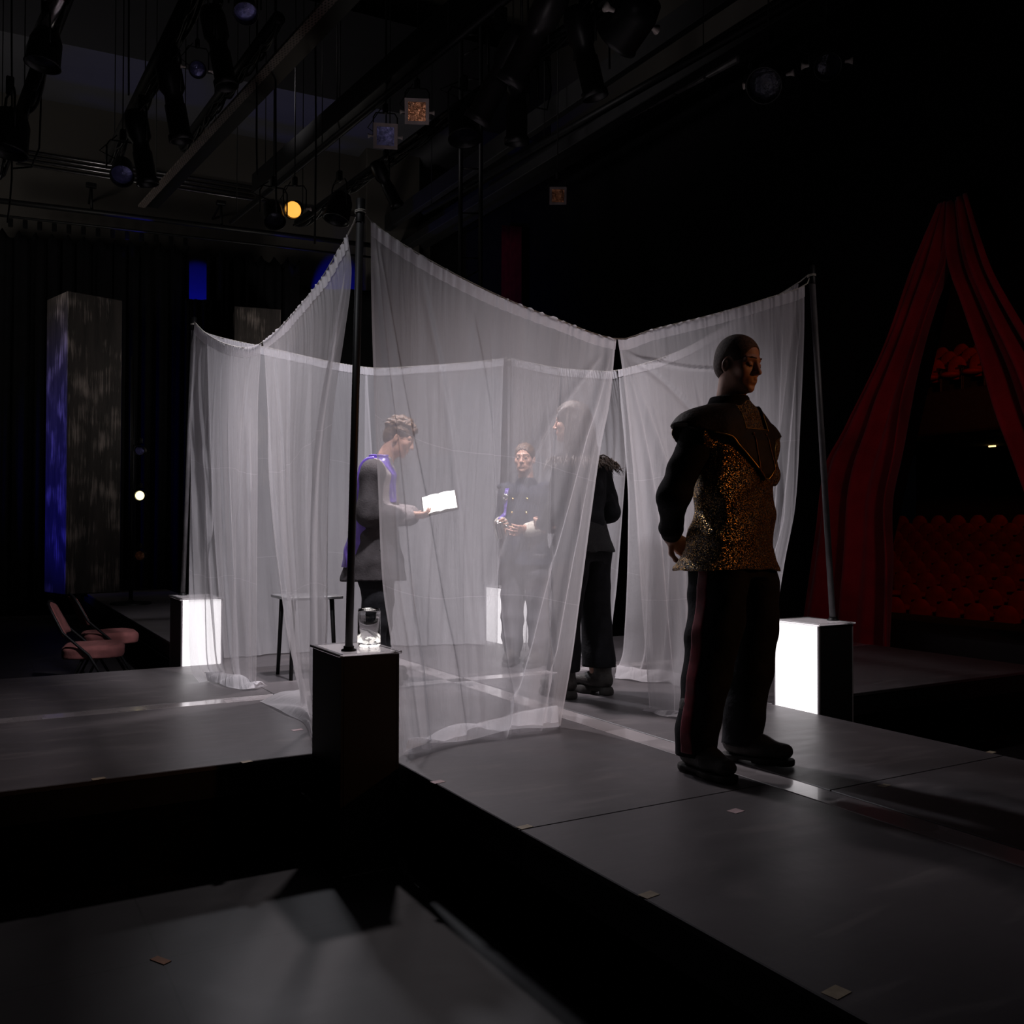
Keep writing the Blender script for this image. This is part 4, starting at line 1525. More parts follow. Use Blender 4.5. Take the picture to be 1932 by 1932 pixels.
o.location = (1.574, 3.735, 0.355)
tag(o, 'thin brass corner strip on the platform edge beside the tall black pedestal', 'corner strip')


# ------------------------------------------------------------------ lit boxes and poles
LIT = emit_mat('lit_acrylic', (1.0, 0.955, 0.975), 1.15)
LIT_TOP = emit_mat('lit_top', (1.0, 0.90, 0.93), 0.33)
ACR = bpy.data.materials.new('clear_acrylic')
ACR.use_nodes = True
_b = ACR.node_tree.nodes['Principled BSDF']
_b.inputs['Base Color'].default_value = (0.95, 0.93, 0.95, 1)
_b.inputs['Transmission Weight'].default_value = 0.85
_b.inputs['Roughness'].default_value = 0.12
_b.inputs['IOR'].default_value = 1.3
TOPZ = 0.91


def light_box(x0, x1, y0, y1, lit, label, top=LIT_TOP):
    c = np.array([(x0 + x1) / 2, (y0 + y1) / 2, 0])
    w, l = x1 - x0, y1 - y0
    t = thing('light_box', c, label, 'light box', 'tall boxes at the four corners of the curtained square')
    names = {'-x': (c + (-w / 2 + 0.006, 0, TOPZ / 2), (0.012, l - 0.02, TOPZ - 0.02)), '+x': (c + (w / 2 - 0.006, 0, TOPZ / 2), (0.012, l - 0.02, TOPZ - 0.02)),
             '-y': (c + (0, -l / 2 + 0.006, TOPZ / 2), (w - 0.02, 0.012, TOPZ - 0.02)), '+y': (c + (0, l / 2 - 0.006, TOPZ / 2), (w - 0.02, 0.012, TOPZ - 0.02))}
    for k, (p, d) in names.items():
        o = MB().box(p, d).build('lit_panel' if k in lit else 'black_panel', LIT if k in lit else BLACK, t)
    mb = MB()
    for sx in (-1, 1):
        for sy in (-1, 1):
            mb.box(c + (sx * (w / 2 - 0.006), sy * (l / 2 - 0.006), TOPZ / 2 - 0.004), (0.012, 0.012, TOPZ - 0.014))
    mb.build('corner_frame', mat('pale_corner', (0.35, 0.33, 0.34), 0.5), t) if lit else mb.build('corner_frame', BLACK, t)
    MB().box(c + (0, 0, TOPZ - 0.022), (w - 0.02, l - 0.02, 0.008)).build('lit_top', top, t)
    MB().box(c + (0, 0, TOPZ - 0.006), (w + 0.02, l + 0.02, 0.012), None, 0.002).build('acrylic_top', ACR, t)
    return t


light_box(1.31, 1.565, 3.655, 4.02, (), 'tall black pedestal box standing on the lower floor in front of the curtains')
light_box(1.31, 1.60, 6.99, 7.42, ('-y',), 'light box at far left with black side and lit white front')
light_box(3.95, 4.22, 3.545, 3.87, ('-x',), 'light box right of the soldier with lit white face and black side')
light_box(3.95, 4.25, 6.99, 7.30, ('-x', '-y'), 'light box behind the curtains at the back corner, both faces lit white')

TOPS = {'front': (1.443, 3.811, 2.807), 'left': (1.476, 7.458, 3.003), 'right': (4.121, 3.743, 2.88), 'back': (4.20, 7.33, 2.955)}
BASE = {'front': (1.375, 3.743, TOPZ), 'left': (1.39, 7.36, TOPZ), 'right': (4.185, 3.655, TOPZ), 'back': (4.13, 7.22, TOPZ)}
for k, lab in (('front', 'nearest dark pole standing on the tall black pedestal'), ('left', 'dark leaning pole on the far left light box'),
               ('right', 'dark leaning pole on the right light box'), ('back', 'dark pole on the back light box, seen through the curtains')):
    B, T_ = np.array(BASE[k]), np.array(TOPS[k])
    t = thing('pole', B, lab, 'pole', 'poles holding up the curtain ropes')
    r = 0.017 if k != 'front' else 0.0165
    d = (T_ - B) / np.linalg.norm(T_ - B)
    MB().tube([B + d * 0.012, T_ + d * 0.03], r, 16).build('shaft', POLE if k == 'front' else POLE_LIT, t, True)
    MB().lathe([(0.032, 0), (0.032, 0.006), (0.022, 0.010), (0.022, 0.02)], B + (0, 0, 0.0), (0, 0, 1), 20).build('foot_collar', METAL_B, t, True)
    MB().lathe([(r + 0.003, -0.07), (r + 0.003, 0.033), (0.001, 0.035)], T_, d, 16).build('end_cap', METAL_B, t, True)
    mb = MB()
    mb.tube([T_ + (0.0, 0.0, -0.03) + 0.022 * np.array([math.cos(a), math.sin(a), 0.05 * a]) for a in np.linspace(0, 12, 40)], 0.003, 6)
    mb.build('rope_knot', ROPE, t, True)


# ------------------------------------------------------------------ ropes and curtains
def rope(pts, label):
    P = lerp_poly(pts, np.linspace(0, 1, 40))
    o = MB().tube(P, 0.0035, 6).build('rope', ROPE, smooth=True)
    return tag(o, label, 'rope', 'curtain ropes between the poles')


T = TOPS
NEAR = [T['front'], (1.484, 3.81, 2.757), (1.614, 3.806, 2.684), (1.87, 3.80, 2.582), (2.142, 3.793, 2.496), (2.431, 3.786, 2.428), (2.786, 3.777, 2.366), (2.999, 3.772, 2.436), (3.417, 3.761, 2.563), (3.794, 3.752, 2.693), (4.079, 3.745, 2.802), T['right']]
LEFT = [T['front'], (1.444, 3.93, 2.744), (1.445, 4.084, 2.694), (1.448, 4.393, 2.606), (1.452, 4.838, 2.539), (1.456, 5.253, 2.5), (1.46, 5.671, 2.509), (1.465, 6.304, 2.632), (1.472, 6.983, 2.824), T['left']]
BACKY = [T['left'], (1.551, 7.456, 2.928), (2.022, 7.446, 2.858), (2.866, 7.428, 2.767), (3.397, 7.416, 2.826), (3.911, 7.38, 2.903), T['back']]
BACKX = [T['back'], (4.19, 7.056, 2.881), (4.18, 6.509, 2.743), (4.17, 6.023, 2.65), (4.16, 5.658, 2.596), (4.14, 4.9, 2.62), (4.13, 4.3, 2.74), (4.125, 3.85, 2.84), T['right']]
rope(NEAR, 'rope over the nearest curtains, from front pole to right pole')
rope(LEFT, 'rope over the left curtains, from front pole to far left pole')
rope(BACKY, 'rope over the back curtains, from left pole to back pole')
rope(BACKX, 'rope over the right rear curtains, from back pole to right pole')


def noise1(x, s):
    rs = np.random.RandomState(s)
    out = np.zeros_like(x)
    for k in range(1, 7):
        out += np.sin(x * k * 2.7 + rs.rand() * 6.28) * rs.rand() / k**0.5
    return out


def curtain(label, top, left, right, bottom, nf, amp, seed, skew=0.0, train=None, nu=300, nv=220, pin0=1.0, pin1=1.0, band=0.045, ridges=()):
    """top: polyline left to right; left/right: edges top to bottom; bottom: left to right.
    nf folds across; skew leans the folds; train: extra cloth patches on the floor"""
    S = coons(top, bottom, left, right, nu, nv)
    u = np.linspace(0, 1, nu)[None, :]
    v = np.linspace(0, 1, nv)[:, None]
    nrm = np.cross(S[0, -1] - S[0, 0], (0, 0, 1.0))
    nrm /= np.linalg.norm(nrm)
    uu = u + skew * v * (1 - 0.5 * u) + 0.02 * np.sin(5 * v + 3 * u + seed)
    w = 0.8 * noise1(uu * nf * 0.55 + 0.3 * v, seed)
    rs = np.random.RandomState(seed)
    for i in range(int(nf * 2.6)):
        c_, wd_, sk_ = rs.rand() * 1.1 - 0.05, 0.008 + 0.03 * rs.rand()**2, rs.randn() * 0.05
        st = rs.rand()**2 * 0.4
        h_ = rs.choice((-1, 1)) * (0.3 + 0.7 * rs.rand())
        w = w + h_ * np.exp(-((uu - c_ - sk_ * v) / (wd_ * (0.5 + v)))**2) * np.clip((v - st) * 5, 0, 1)
    A = amp * (0.22 + 0.78 * v**0.8)
    uu = np.broadcast_to(u, (nv, nu))
    rid = np.zeros((nv, nu))
    for pts, wd_, h_ in ridges:
        pu, pv = np.array([q[0] for q in pts]), np.array([q[1] for q in pts])
        ur = lerp_poly(np.stack([pu, pv, pv * 0], 1), np.linspace(0, 1, 60))
        ur = np.interp(v[:, 0], ur[:, 1], ur[:, 0])[:, None]
        on = np.clip((v - pv[0]) * 18, 0, 1) * np.clip((pv[-1] + 0.12 - v) * 8, 0, 1)
        x = u - ur
        ww = wd_ * (0.35 + 0.9 * v)
        rid += h_ * on * np.exp(-(x / np.where(x > 0, ww * 0.4, ww * 1.4))**2)
    edge_ = np.minimum(1, np.minimum(u, 1 - u) * 14) * 0.8 + 0.2
    D = w * A * edge_ + rid * amp * (0.5 + 0.5 * v) * edge_
    # ruffle along the rope
    ruf = 0.006 * np.sin(2 * PI * nf * 9 * u + 2 * noise1(u * 9, seed + 5)) * np.exp(-v * 26) * (0.4 + 0.6 * (1 - pin0 * (1 - u) * (1 - pin1 * u)))
    S = S + (D + ruf)[:, :, None] * nrm
    S[:, :, 2] += 0.004 * np.sin(2 * PI * nf * 7 * u + noise1(u * 9, seed + 3)) * np.exp(-v * 60)
    S[:, :, 2] = np.maximum(S[:, :, 2], PZ + 0.006)
    # break of the hem on the floor
    uvs = np.stack(np.broadcast_arrays(u, v), -1).reshape(-1, 2)
    mid = (np.array(top[0]) + np.array(top[-1])) / 2
    t = thing('curtain', mid, label, 'curtain', 'white voile curtains round the square')
    MB().grid(S).build('cloth', VOILE, t, True, uvs)
    k = max(3, int(nv * band / 1.9) + 2)
    B = S[:k].copy() + nrm * 0.004
    MB().grid(B).build('rod_pocket', VOILE2, t, True, uvs[:k * nu])
    for q, tr in enumerate(train or []):
        tt, bb, amp2 = tr
        n1, n2 = 60, 24
        G = np.zeros((n2, n1, 3))
        P0, P1 = lerp_poly(tt, np.linspace(0, 1, n1)), lerp_poly(bb, np.linspace(0, 1, n1))
        for i in range(n2):
            s_ = i / (n2 - 1)
            G[i] = P0 * (1 - s_) + P1 * s_
            x = np.linspace(0, 1, n1)
            G[i, :, 2] = np.maximum(PZ + 0.006, G[i, :, 2] + amp2 * np.abs(np.sin(9 * x + 3 * s_ + q + seed)) * math.sin(PI * min(1, s_ * 1.0)) + 0.3 * amp2 * np.sin(11 * x + 5 * s_))
        g_uv = np.stack(np.meshgrid(np.linspace(0.1, 0.9, n1), np.linspace(0.75, 0.99, n2)), -1).reshape(-1, 2)
        MB().grid(G).build('hem_on_floor', VOILE2, t, True, g_uv)
    return t


def fl(u, v, z=PZ + 0.008):
    return on_z(u, v, z)


# near side, left panel (the large sheet in front of the people)
Pn = lerp_poly(NEAR, np.linspace(0, 1, 200))


def cut(P, a, b, axis):
    P = [p for p in P if min(a, b) <= p[axis] <= max(a, b)]
    return P if a < b else P[::-1]


top = cut(Pn, 1.484, 2.786, 0)
Lf = [top[0]] + edge([(700, 520), (703, 650), (714, 930), (722, 1100), (740, 1228), (753, 1349)], 4.06, 4.13) + [fl(761, 1421)]
Rg = [top[-1]] + edge([(1150, 760), (1134, 840), (1116, 965), (1094, 1131), (1076, 1260)], 4.66, 4.71) + [fl(1057, 1369)]
Bt = [fl(761, 1421), fl(850, 1402), fl(950, 1387), fl(1010, 1378), fl(1057, 1369)]
curtain('largest sheer white curtain, in front of the three people, right of the front pole', top, Lf, Rg, Bt, 3, 0.026, 3, skew=-0.25,
        ridges=[([(.985, .02), (.93, .2), (.86, .45), (.75, .72), (.6, 1.0)], .03, 1.8), ([(.995, .02), (.97, .25), (.93, .5), (.88, .8), (.84, 1)], .02, 1.3), ([(.02, .02), (.06, .25), (.10, .45), (.14, .75), (.16, 1)], .015, 1.6),
                ([(.03, .02), (.13, .3), (.22, .5), (.33, .8), (.4, 1)], .03, 1.0), ([(.2, .03), (.33, .3), (.42, .6), (.5, 1)], .035, -1.0), ([(.95, .04), (.75, .25), (.62, .45), (.5, .7)], .035, 0.9), ([(.4, .05), (.5, .3), (.55, .6)], .04, 0.8)],
        train=[([fl(765, 1418, 0.47), fl(850, 1398, 0.46), fl(950, 1383, 0.46), fl(1055, 1367, 0.47)], [fl(775, 1404), fl(840, 1380), fl(960, 1350), fl(1050, 1336)], 0.035)])
# near side, right panel, behind the soldier
top = cut(Pn, 2.788, 4.075, 0)
Lf = [top[0]] + edge([(1180, 740), (1197, 914), (1210, 1120), (1218, 1225)], 4.72, 5.0) + [fl(1226, 1338)]
Rg = [top[-1]] + edge([(1517, 640), (1510, 800), (1500, 960), (1478, 1080), (1460, 1200)], 5.28, 5.26) + [fl(1443, 1328)]
Bt = [fl(1226, 1338), fl(1290, 1350), fl(1360, 1352), fl(1400, 1342), fl(1443, 1328)]
curtain('sheer white curtain behind the standing soldier, up to the right pole', top, Lf, Rg, Bt, 3, 0.028, 8, skew=-0.20,
        ridges=[([(.01, .02), (.10, .06), (.3, .11), (.5, .14)], .05, 1.8), ([(.01, .02), (.15, .3), (.28, .6), (.38, .95)], .03, 1.4), ([(.0, .02), (.06, .2), (.12, .5), (.16, .95)], .02, 1.3), ([(.03, .03), (.3, .2), (.55, .4), (.7, .7)], .04, -1.2), ([(.97, .05), (.88, .5), (.75, .95)], .03, 1.2), ([(.85, .05), (.8, .6)], .03, 1.0)],
        train=[([fl(1226, 1336, 0.46), fl(1270, 1342, 0.46), fl(1320, 1346, 0.46)], [fl(1211, 1340), fl(1250, 1350), fl(1292, 1356)], 0.012),
               ([fl(1325, 1334, 0.46), fl(1350, 1330, 0.47), fl(1380, 1334, 0.46)], [fl(1330, 1356), fl(1350, 1358), fl(1375, 1357)], 0.015)])
# left side
Pl = lerp_poly(LEFT, np.linspace(0, 1, 200))
top = cut(Pl, 3.95, 5.40, 1)[::-1]
Lf = [top[0]] + edge([(506, 760), (514, 900), (524, 1040), (540, 1180), (556, 1260)], 5.40, 5.45) + [fl(575, 1318)]
Rg = [top[-1]] + edge([(663, 520), (648, 640), (633, 735), (621, 862), (617, 1045), (616, 1200), (607, 1320)], 4.13, 4.27) + [fl(592, 1408)]
Bt = [fl(575, 1318), fl(582, 1340), fl(588, 1370), fl(592, 1408)]
curtain('sheer white curtain left of the front pole, sweeping down beside the black pedestal', top, Lf, Rg, Bt, 3, 0.026, 12, skew=0.15,
        ridges=[([(.98, .02), (.82, .4), (.72, .9)], .03, 1.6), ([(.02, .02), (.06, .3), (.1, .8)], .025, 1.4), ([(.3, .03), (.35, .5), (.4, 1)], .03, 1.0), ([(.85, .1), (.72, .5), (.6, .9)], .03, -1.2), ([(.15, .03), (.22, .4), (.25, .9)], .02, 1.0)],
        train=[([fl(572, 1300, 0.50), fl(580, 1330, 0.49), fl(586, 1360, 0.48), fl(592, 1400, 0.46)], [fl(490, 1322), fl(535, 1345), fl(572, 1362), fl(590, 1404)], 0.018)])
top = cut(Pl, 5.44, 7.44, 1)[::-1]
Lf = [top[0]] + edge([(360, 760), (360, 900), (358, 1050), (358, 1180), (362, 1262)], 7.15, 6.1) + [fl(378, 1288)]
Rg = [top[-1]] + edge([(487, 760), (486, 900), (485, 1100), (485, 1220)], 5.45, 5.72) + [fl(484, 1298)]
Bt = [fl(378, 1288), fl(410, 1280), fl(450, 1288), fl(484, 1298)]
curtain('sheer white curtain farthest left, hanging in front of the left light box', top, Lf, Rg, Bt, 4, 0.026, 17, skew=0.08,
        ridges=[([(.05, .02), (.1, .5), (.15, 1)], .03, 1.5), ([(.15, .03), (.3, .5), (.4, .9)], .03, 1.3), ([(.9, .03), (.8, .5), (.75, .9)], .03, 1.2), ([(.5, .03), (.52, .5), (.6, .9)], .03, 1.0)],
        train=[([fl(385, 1270, 0.48), fl(420, 1268, 0.50), fl(455, 1275, 0.50), fl(484, 1290, 0.47)], [fl(392, 1284), fl(432, 1296), fl(470, 1301), fl(505, 1294)], 0.02)])
# back side
Pb = lerp_poly(BACKY, np.linspace(0, 1, 200))
top = cut(Pb, 1.56, 2.885, 0)
curtain('sheer white back curtain behind the reader', top, [top[0], (1.60, 7.35, 1.6), (1.66, 7.20, PZ + 0.01)], [top[-1], (2.90, 7.30, 1.6), (2.90, 7.25, PZ + 0.01)],
        [(1.66, 7.20, PZ + 0.01), (2.2, 7.25, PZ + 0.01), (2.90, 7.25, PZ + 0.01)], 7, 0.030, 22)
top = cut(Pb, 2.85, 4.15, 0)
curtain('sheer white back curtain ending in front of the back light box', top, [top[0], (2.83, 7.35, 1.6), (2.82, 7.31, PZ + 0.01)], [top[-1], (4.0, 7.15, 1.6), (3.86, 6.93, PZ + 0.01)],
        [(2.82, 7.31, PZ + 0.01), (3.4, 7.15, PZ + 0.01), (3.86, 6.93, PZ + 0.01)], 7, 0.030, 27)
# right rear side
Px = lerp_poly(BACKX, np.linspace(0, 1, 200))
top = cut(Px, 5.64, 7.28, 1)
Rg = [top[-1]] + edge([(1178, 780), (1181, 850), (1176, 950), (1165, 1100), (1155, 1200)], 6.96, 6.98) + [fl(1161, 1247)]
curtain('sheer white curtain beyond the feathered jacket, on the right rear side', top, [top[0], (4.05, 7.05, 1.6), (3.90, 6.85, PZ + 0.01)], Rg,
        [(3.90, 6.85, PZ + 0.01), (4.0, 6.3, PZ + 0.01), fl(1161, 1247)], 6, 0.030, 33)
top = cut(Px, 3.84, 5.64, 1)
Lf = [top[0]] + edge([(1171, 760), (1178, 835), (1186, 966), (1177, 1225)], 6.85, 6.32) + [fl(1161, 1275)]
curtain('sheer white curtain on the right side, trailing on the floor behind the nearest right panel', top, Lf, [top[-1], (4.02, 3.95, 1.6), (3.90, 3.96, PZ + 0.01)],
        [fl(1161, 1275), fl(1220, 1281), (3.86, 4.5, PZ + 0.01), (3.90, 3.96, PZ + 0.01)], 6, 0.035, 38,
        train=[([fl(1166, 1255, 0.50), fl(1220, 1262, 0.50), fl(1290, 1270, 0.49)], [fl(1160, 1279), fl(1215, 1286), fl(1290, 1286)], 0.02)])

# glass vase with a glowing base on the pedestal
vp = on_z(696, 1219, TOPZ + 0.001)
GLASS = bpy.data.materials.new('clear_glass')
GLASS.use_nodes = True
_b = GLASS.node_tree.nodes['Principled BSDF']
_b.inputs['Transmission Weight'].default_value = 1.0
_b.inputs['Roughness'].default_value = 0.03
_b.inputs['IOR'].default_value = 1.45
vz = thing('glass_vase', vp, 'clear glass vase glowing at its base on the black pedestal', 'vase')
MB().lathe([(0.001, 0), (0.045, 0), (0.050, 0.006), (0.0485, 0.15), (0.046, 0.162), (0.0435, 0.162), (0.0455, 0.15), (0.046, 0.02), (0.001, 0.016)], vp, (0, 0, 1), 32).build('glass_body', GLASS, vz, True)
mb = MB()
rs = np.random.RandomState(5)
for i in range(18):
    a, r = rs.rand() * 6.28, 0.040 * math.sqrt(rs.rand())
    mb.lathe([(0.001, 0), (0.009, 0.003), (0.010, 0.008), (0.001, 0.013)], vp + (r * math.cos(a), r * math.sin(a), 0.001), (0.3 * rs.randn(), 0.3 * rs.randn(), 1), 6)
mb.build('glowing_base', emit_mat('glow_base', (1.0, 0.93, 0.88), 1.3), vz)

# low table behind the left curtains
tb = on_z(524, 1272, PZ)
tc_ = tb + np.array([0.15, -0.15, 0])
tt = thing('low_table', tc_, 'low black-legged table inside the curtains, seen through the left sheer panels', 'table')
MB().box(tc_ + (0, 0, 0.53), (0.38, 0.38, 0.02), None, 0.004).build('table_top', mat('grey_top', (0.12, 0.12, 0.125), 0.5), tt)
for sx in (-1, 1):
    for sy in (-1, 1):
        MB().tube([tc_ + (sx * 0.13, sy * 0.13, 0.52), tc_ + (sx * 0.15, sy * 0.15, 0.0)], [0.016, 0.012], 10).build('leg', METAL_B, tt, True)

# spike tapes on the platforms
for (u, v, w, l, m_, lab) in ((561, 1377, 0.055, 0.03, TAPE_P, 'pink tape mark on the left arm beside the curtain hem'), (186, 1469, 0.05, 0.03, TAPE_T, 'tan tape mark on the front edge of the left arm'),
                              (465, 1437, 0.045, 0.03, TAPE_T, 'tan tape mark on the left arm front edge near the pedestal'), (826, 1475, 0.05, 0.035, TAPE_P, 'pink tape mark right of the pedestal on the near platform edge'),
                              (990, 1560, 0.05, 0.03, TAPE_T, 'tan tape mark at the seam on the near platform edge'), (1388, 1530, 0.05, 0.04, TAPE_P, "pink tape mark in front of the soldier's near boot"),
                              (1224, 1688, 0.05, 0.035, TAPE_T, 'tan tape mark halfway along the near platform edge'), (1578, 1872, 0.055, 0.04, TAPE_T, 'tan tape mark at the bottom of the photo on the platform edge'),
                              (1668, 1482, 0.05, 0.03, TAPE_T, 'dark tan tape mark right of the glossy strip'), (1870, 1419, 0.04, 0.03, TAPE_T, 'tan tape mark on the far right platform edge')):
    p = on_z(u, v, PZ + 0.0008)
    o = MB().box((0, 0, 0), (w, l, 0.0012), rotz(0.15)).build('tape_mark', m_)
    o.location = tuple(p)
    tag(o, lab, 'tape', 'tape marks on the platforms')
# chip and cable on the lower floor
o = MB().box((0, 0, 0), (0.03, 0.07, 0.003), rotz(0.5)).build('wood_chip', mat('brown_wood', (0.22, 0.10, 0.05), 0.7))
o.location = tuple(on_z(303, 1812, 0.0016))
tag(o, 'small brown splintered patch at a floor board corner in the foreground', 'chip')
o = MB().tube([on_z(739, 1592, 0.006), on_z(770, 1600, 0.006), on_z(800, 1603, 0.006), on_z(840, 1598, 0.006)], 0.006, 6).build('cable', mat('grey_cable', (0.12, 0.12, 0.13), 0.5), smooth=True)
tag(o, 'thin cable lying on the lower floor beside the pedestal', 'cable')

# ------------------------------------------------------------------ back of the stage
def hang_cloth(name, label, tl, tr, zb, m, folds_=12, amp=0.06, cat='drape', group=None, bl=None, br=None, scallop=0.0, thick=0.01):
    tl, tr = np.array(tl, float), np.array(tr, float)
    bl = np.array([tl[0], tl[1], zb]) if bl is None else np.array(bl, float)
    br = np.array([tr[0], tr[1], zb]) if br is None else np.array(br, float)
    nu, nv = folds_ * 12, 24
    u = np.linspace(0, 1, nu)[None, :, None]
    v = np.linspace(0, 1, nv)[:, None, None]
    S = (1 - v) * ((1 - u) * tl + u * tr) + v * ((1 - u) * bl + u * br)
    nrm = np.cross(tr - tl, (0, 0, 1.0))
    nrm /= np.linalg.norm(nrm)
    w = np.sin(2 * PI * folds_ * u + 1.3 * np.sin(u * 17)) + 0.4 * np.sin(2 * PI * folds_ * 2.1 * u + v * 2)
    S = S + w * amp * (0.5 + 0.5 * v) * nrm
    S[0, :, 2] -= scallop * np.abs(np.sin(PI * folds_ * u[0, :, 0]))
    o = MB().grid(S).build(name, m, smooth=True)
    md = o.modifiers.new('t', 'SOLIDIFY')
    md.thickness = thick
    return tag(o, label, cat, group)


hang_cloth('black_drape', 'wide black drape hanging behind the left scenic column', on_wall(-60, 425, 1.0), on_wall(357, 463, 1.0), 0.02, DRAPE_BLACK, 14, 0.07, 'drape', 'black drapes tied to the pipe on the back wall', scallop=0.14)
hang_cloth('black_drape', 'narrow black drape between the two blue-lit gaps', on_wall(391, 470, 1.0), on_wall(566, 488, 1.0), 0.02, DRAPE_BLACK, 7, 0.07, 'drape', 'black drapes tied to the pipe on the back wall', scallop=0.14)
hang_cloth('black_drape', 'low black drape behind the front pole, below the blue strip', on_wall(562, 543, 0.8), on_wall(1010, 560, 0.8), 0.02, DRAPE_BLACK, 12, 0.07, 'drape', 'black drapes tied to the pipe on the back wall')
hang_cloth('black_drape', 'short black drape closing the gap below the blue light', on_wall(350, 564, 1.15), on_wall(400, 566, 1.15), 0.02, DRAPE_BLACK, 3, 0.04, 'drape', 'black drapes tied to the pipe on the back wall')
hang_cloth('red_curtain', 'narrow dark red curtain beside the proscenium above the curtains', on_x(948, 425, 7.9), on_x(984, 428, 7.9), 0.02, mat('dull_red_cloth', (0.07, 0.003, 0.006), 0.9, spec=0.1), 2, 0.03, 'curtain')


def pipe(name, a, b, r, m, label, cat, group=None, n=12):
    o = MB().tube([a, b], r, n).build(name, m, smooth=True)
    return tag(o, label, cat, group)


pipe('drape_pipe', on_wall(-40, 374, 1.05), on_wall(760, 470, 1.05), 0.045, METAL_B, 'black pipe carrying the back drapes below the wall conduits', 'pipe')
pipe('drape_pipe', on_wall(-40, 402, 1.02), on_wall(760, 492, 1.02), 0.02, METAL_B, 'thin lower pipe the black drapes are tied to', 'pipe')
# ties between pipe and drapes
for i in range(13):
    u = 20 + i * 27.5
    a = on_wall(u, 412 + 0.112 * u, 1.01)
    o = MB().box((0, 0, 0), (0.07, 0.03, 0.14), wall_R(), 0.01).build('drape_tie', DRAPE_BLACK)
    o.location = tuple(a - (0, 0, 0.05))
    tag(o, 'short black tie holding the back drapes to the lower pipe', 'tie', 'ties along the drape pipe')
for k, (a, b) in enumerate((((40, 285), (480, 355)), ((40, 293), (480, 363)), ((40, 301), (480, 371)), ((30, 309), (700, 412)))):
    pipe('conduit', on_wall(*a, 0.05), on_wall(*b, 0.05), 0.018, STEEL, ['topmost thin conduit on the back wall', 'second thin conduit from the top on the back wall', 'third thin conduit from the top on the back wall', 'lowest and longest thin conduit on the back wall'][k], 'conduit', 'parallel conduits on the back wall')
for u, v, lab in ((172, 350, 'left bracket holding the drape pipe'), (417, 383, 'right bracket holding the drape pipe')):
    p, q = on_wall(u, v, 0.95), on_wall(u + 1, v + 45, 1.0)
    t = thing('pipe_bracket', q, lab, 'bracket', 'brackets of the drape pipe')
    MB().box(p, (0.16, 0.10, 0.07), wall_R(), 0.01).build('plate', METAL_B, t)
    MB().tube([p, q], 0.022, 8).build('hanger_rod', METAL_B, t, True)
    MB().tube([p, p - WN * 1.0], 0.02, 8).build('wall_arm', METAL_B, t, True)
# air vent on the pilaster
p0, p1 = on_wall(640, 62, 0.7), on_wall(725, 118, 0.7)
c = (p0 + p1) / 2
t = thing('air_vent', c, 'dark rectangular air vent high on the back wall', 'vent')
w, h = np.linalg.norm((p1 - p0)[:2]), abs(p0[2] - p1[2])
MB().box(c, (w + 0.12, 0.2, h + 0.12), wall_R(), 0.02).build('vent_frame', WALL, t)
mb = MB()
for i in range(9):
    mb.box(c + WN * 0.11 + (0, 0, (i / 8 - 0.5) * h * 0.9), (w, 0.02, h * 0.07), wall_R())
mb.build('louvres', BLACK, t)


def scenic_column(p, w, dpt, h, label, rz):
    m = mat('scratched_paint', (0.030, 0.024, 0.022), 0.7, var=0.5, scale=3, bump=0.4, bscale=18, stretch=(3, 3, 0.35))
    nt = m.node_tree
    n = nt.nodes
    b = n['Principled BSDF']
    mp = n.new('ShaderNodeMapping')
    mp.inputs['Scale'].default_value = (34, 34, 1.7)
    nt.links.new(n['Texture Coordinate'].outputs['Object'], mp.inputs['Vector'])
    no = n.new('ShaderNodeTexNoise')
    no.inputs['Scale'].default_value = 1.0
    no.inputs['Detail'].default_value = 8
    no.inputs['Roughness'].default_value = 0.7
    nt.links.new(mp.outputs[0], no.inputs['Vector'])
    big = n.new('ShaderNodeTexNoise')
    big.inputs['Scale'].default_value = 2.2
    nt.links.new(n['Texture Coordinate'].outputs['Object'], big.inputs['Vector'])
    mu = n.new('ShaderNodeMath')
    mu.operation = 'MULTIPLY'
    nt.links.new(no.outputs['Fac'], mu.inputs[0])
    nt.links.new(big.outputs['Fac'], mu.inputs[1])
    cr = n.new('ShaderNodeValToRGB')
    cr.color_ramp.elements[0].position = 0.26
    cr.color_ramp.elements[1].position = 0.40
    nt.links.new(mu.outputs[0], cr.inputs['Fac'])
    mx = n.new('ShaderNodeMix')
    mx.data_type = 'RGBA'
    nt.links.new(cr.outputs['Color'], mx.inputs['Factor'])
    nt.links.new(b.inputs['Base Color'].links[0].from_socket, mx.inputs['A'])
    mx.inputs['B'].default_value = (0.30, 0.25, 0.23, 1)
    nt.links.new(mx.outputs['Result'], b.inputs['Base Color'])
    o = MB().box((0, 0, h / 2), (w, dpt, h), None, 0.01).build('scenic_column', m)
    o.location = tuple(p)
    o.rotation_euler = (0, 0, rz)
    return tag(o, label, 'scenic column', 'tall scratched scenery columns')


P_ = W(160, 1120, 13.8)
scenic_column((P_[0], P_[1] + 0.4, 0.432), 0.80, 0.8, 4.42, 'tall dark scratched scenery column standing at far left, its left side lit blue', math.radians(16))
P_ = W(484, 1120, 16.0)
scenic_column((P_[0], P_[1] + 0.1, 0.0), 0.76, 0.7, 5.12, 'dim scratched scenery column half hidden behind the left curtain', math.radians(-12))


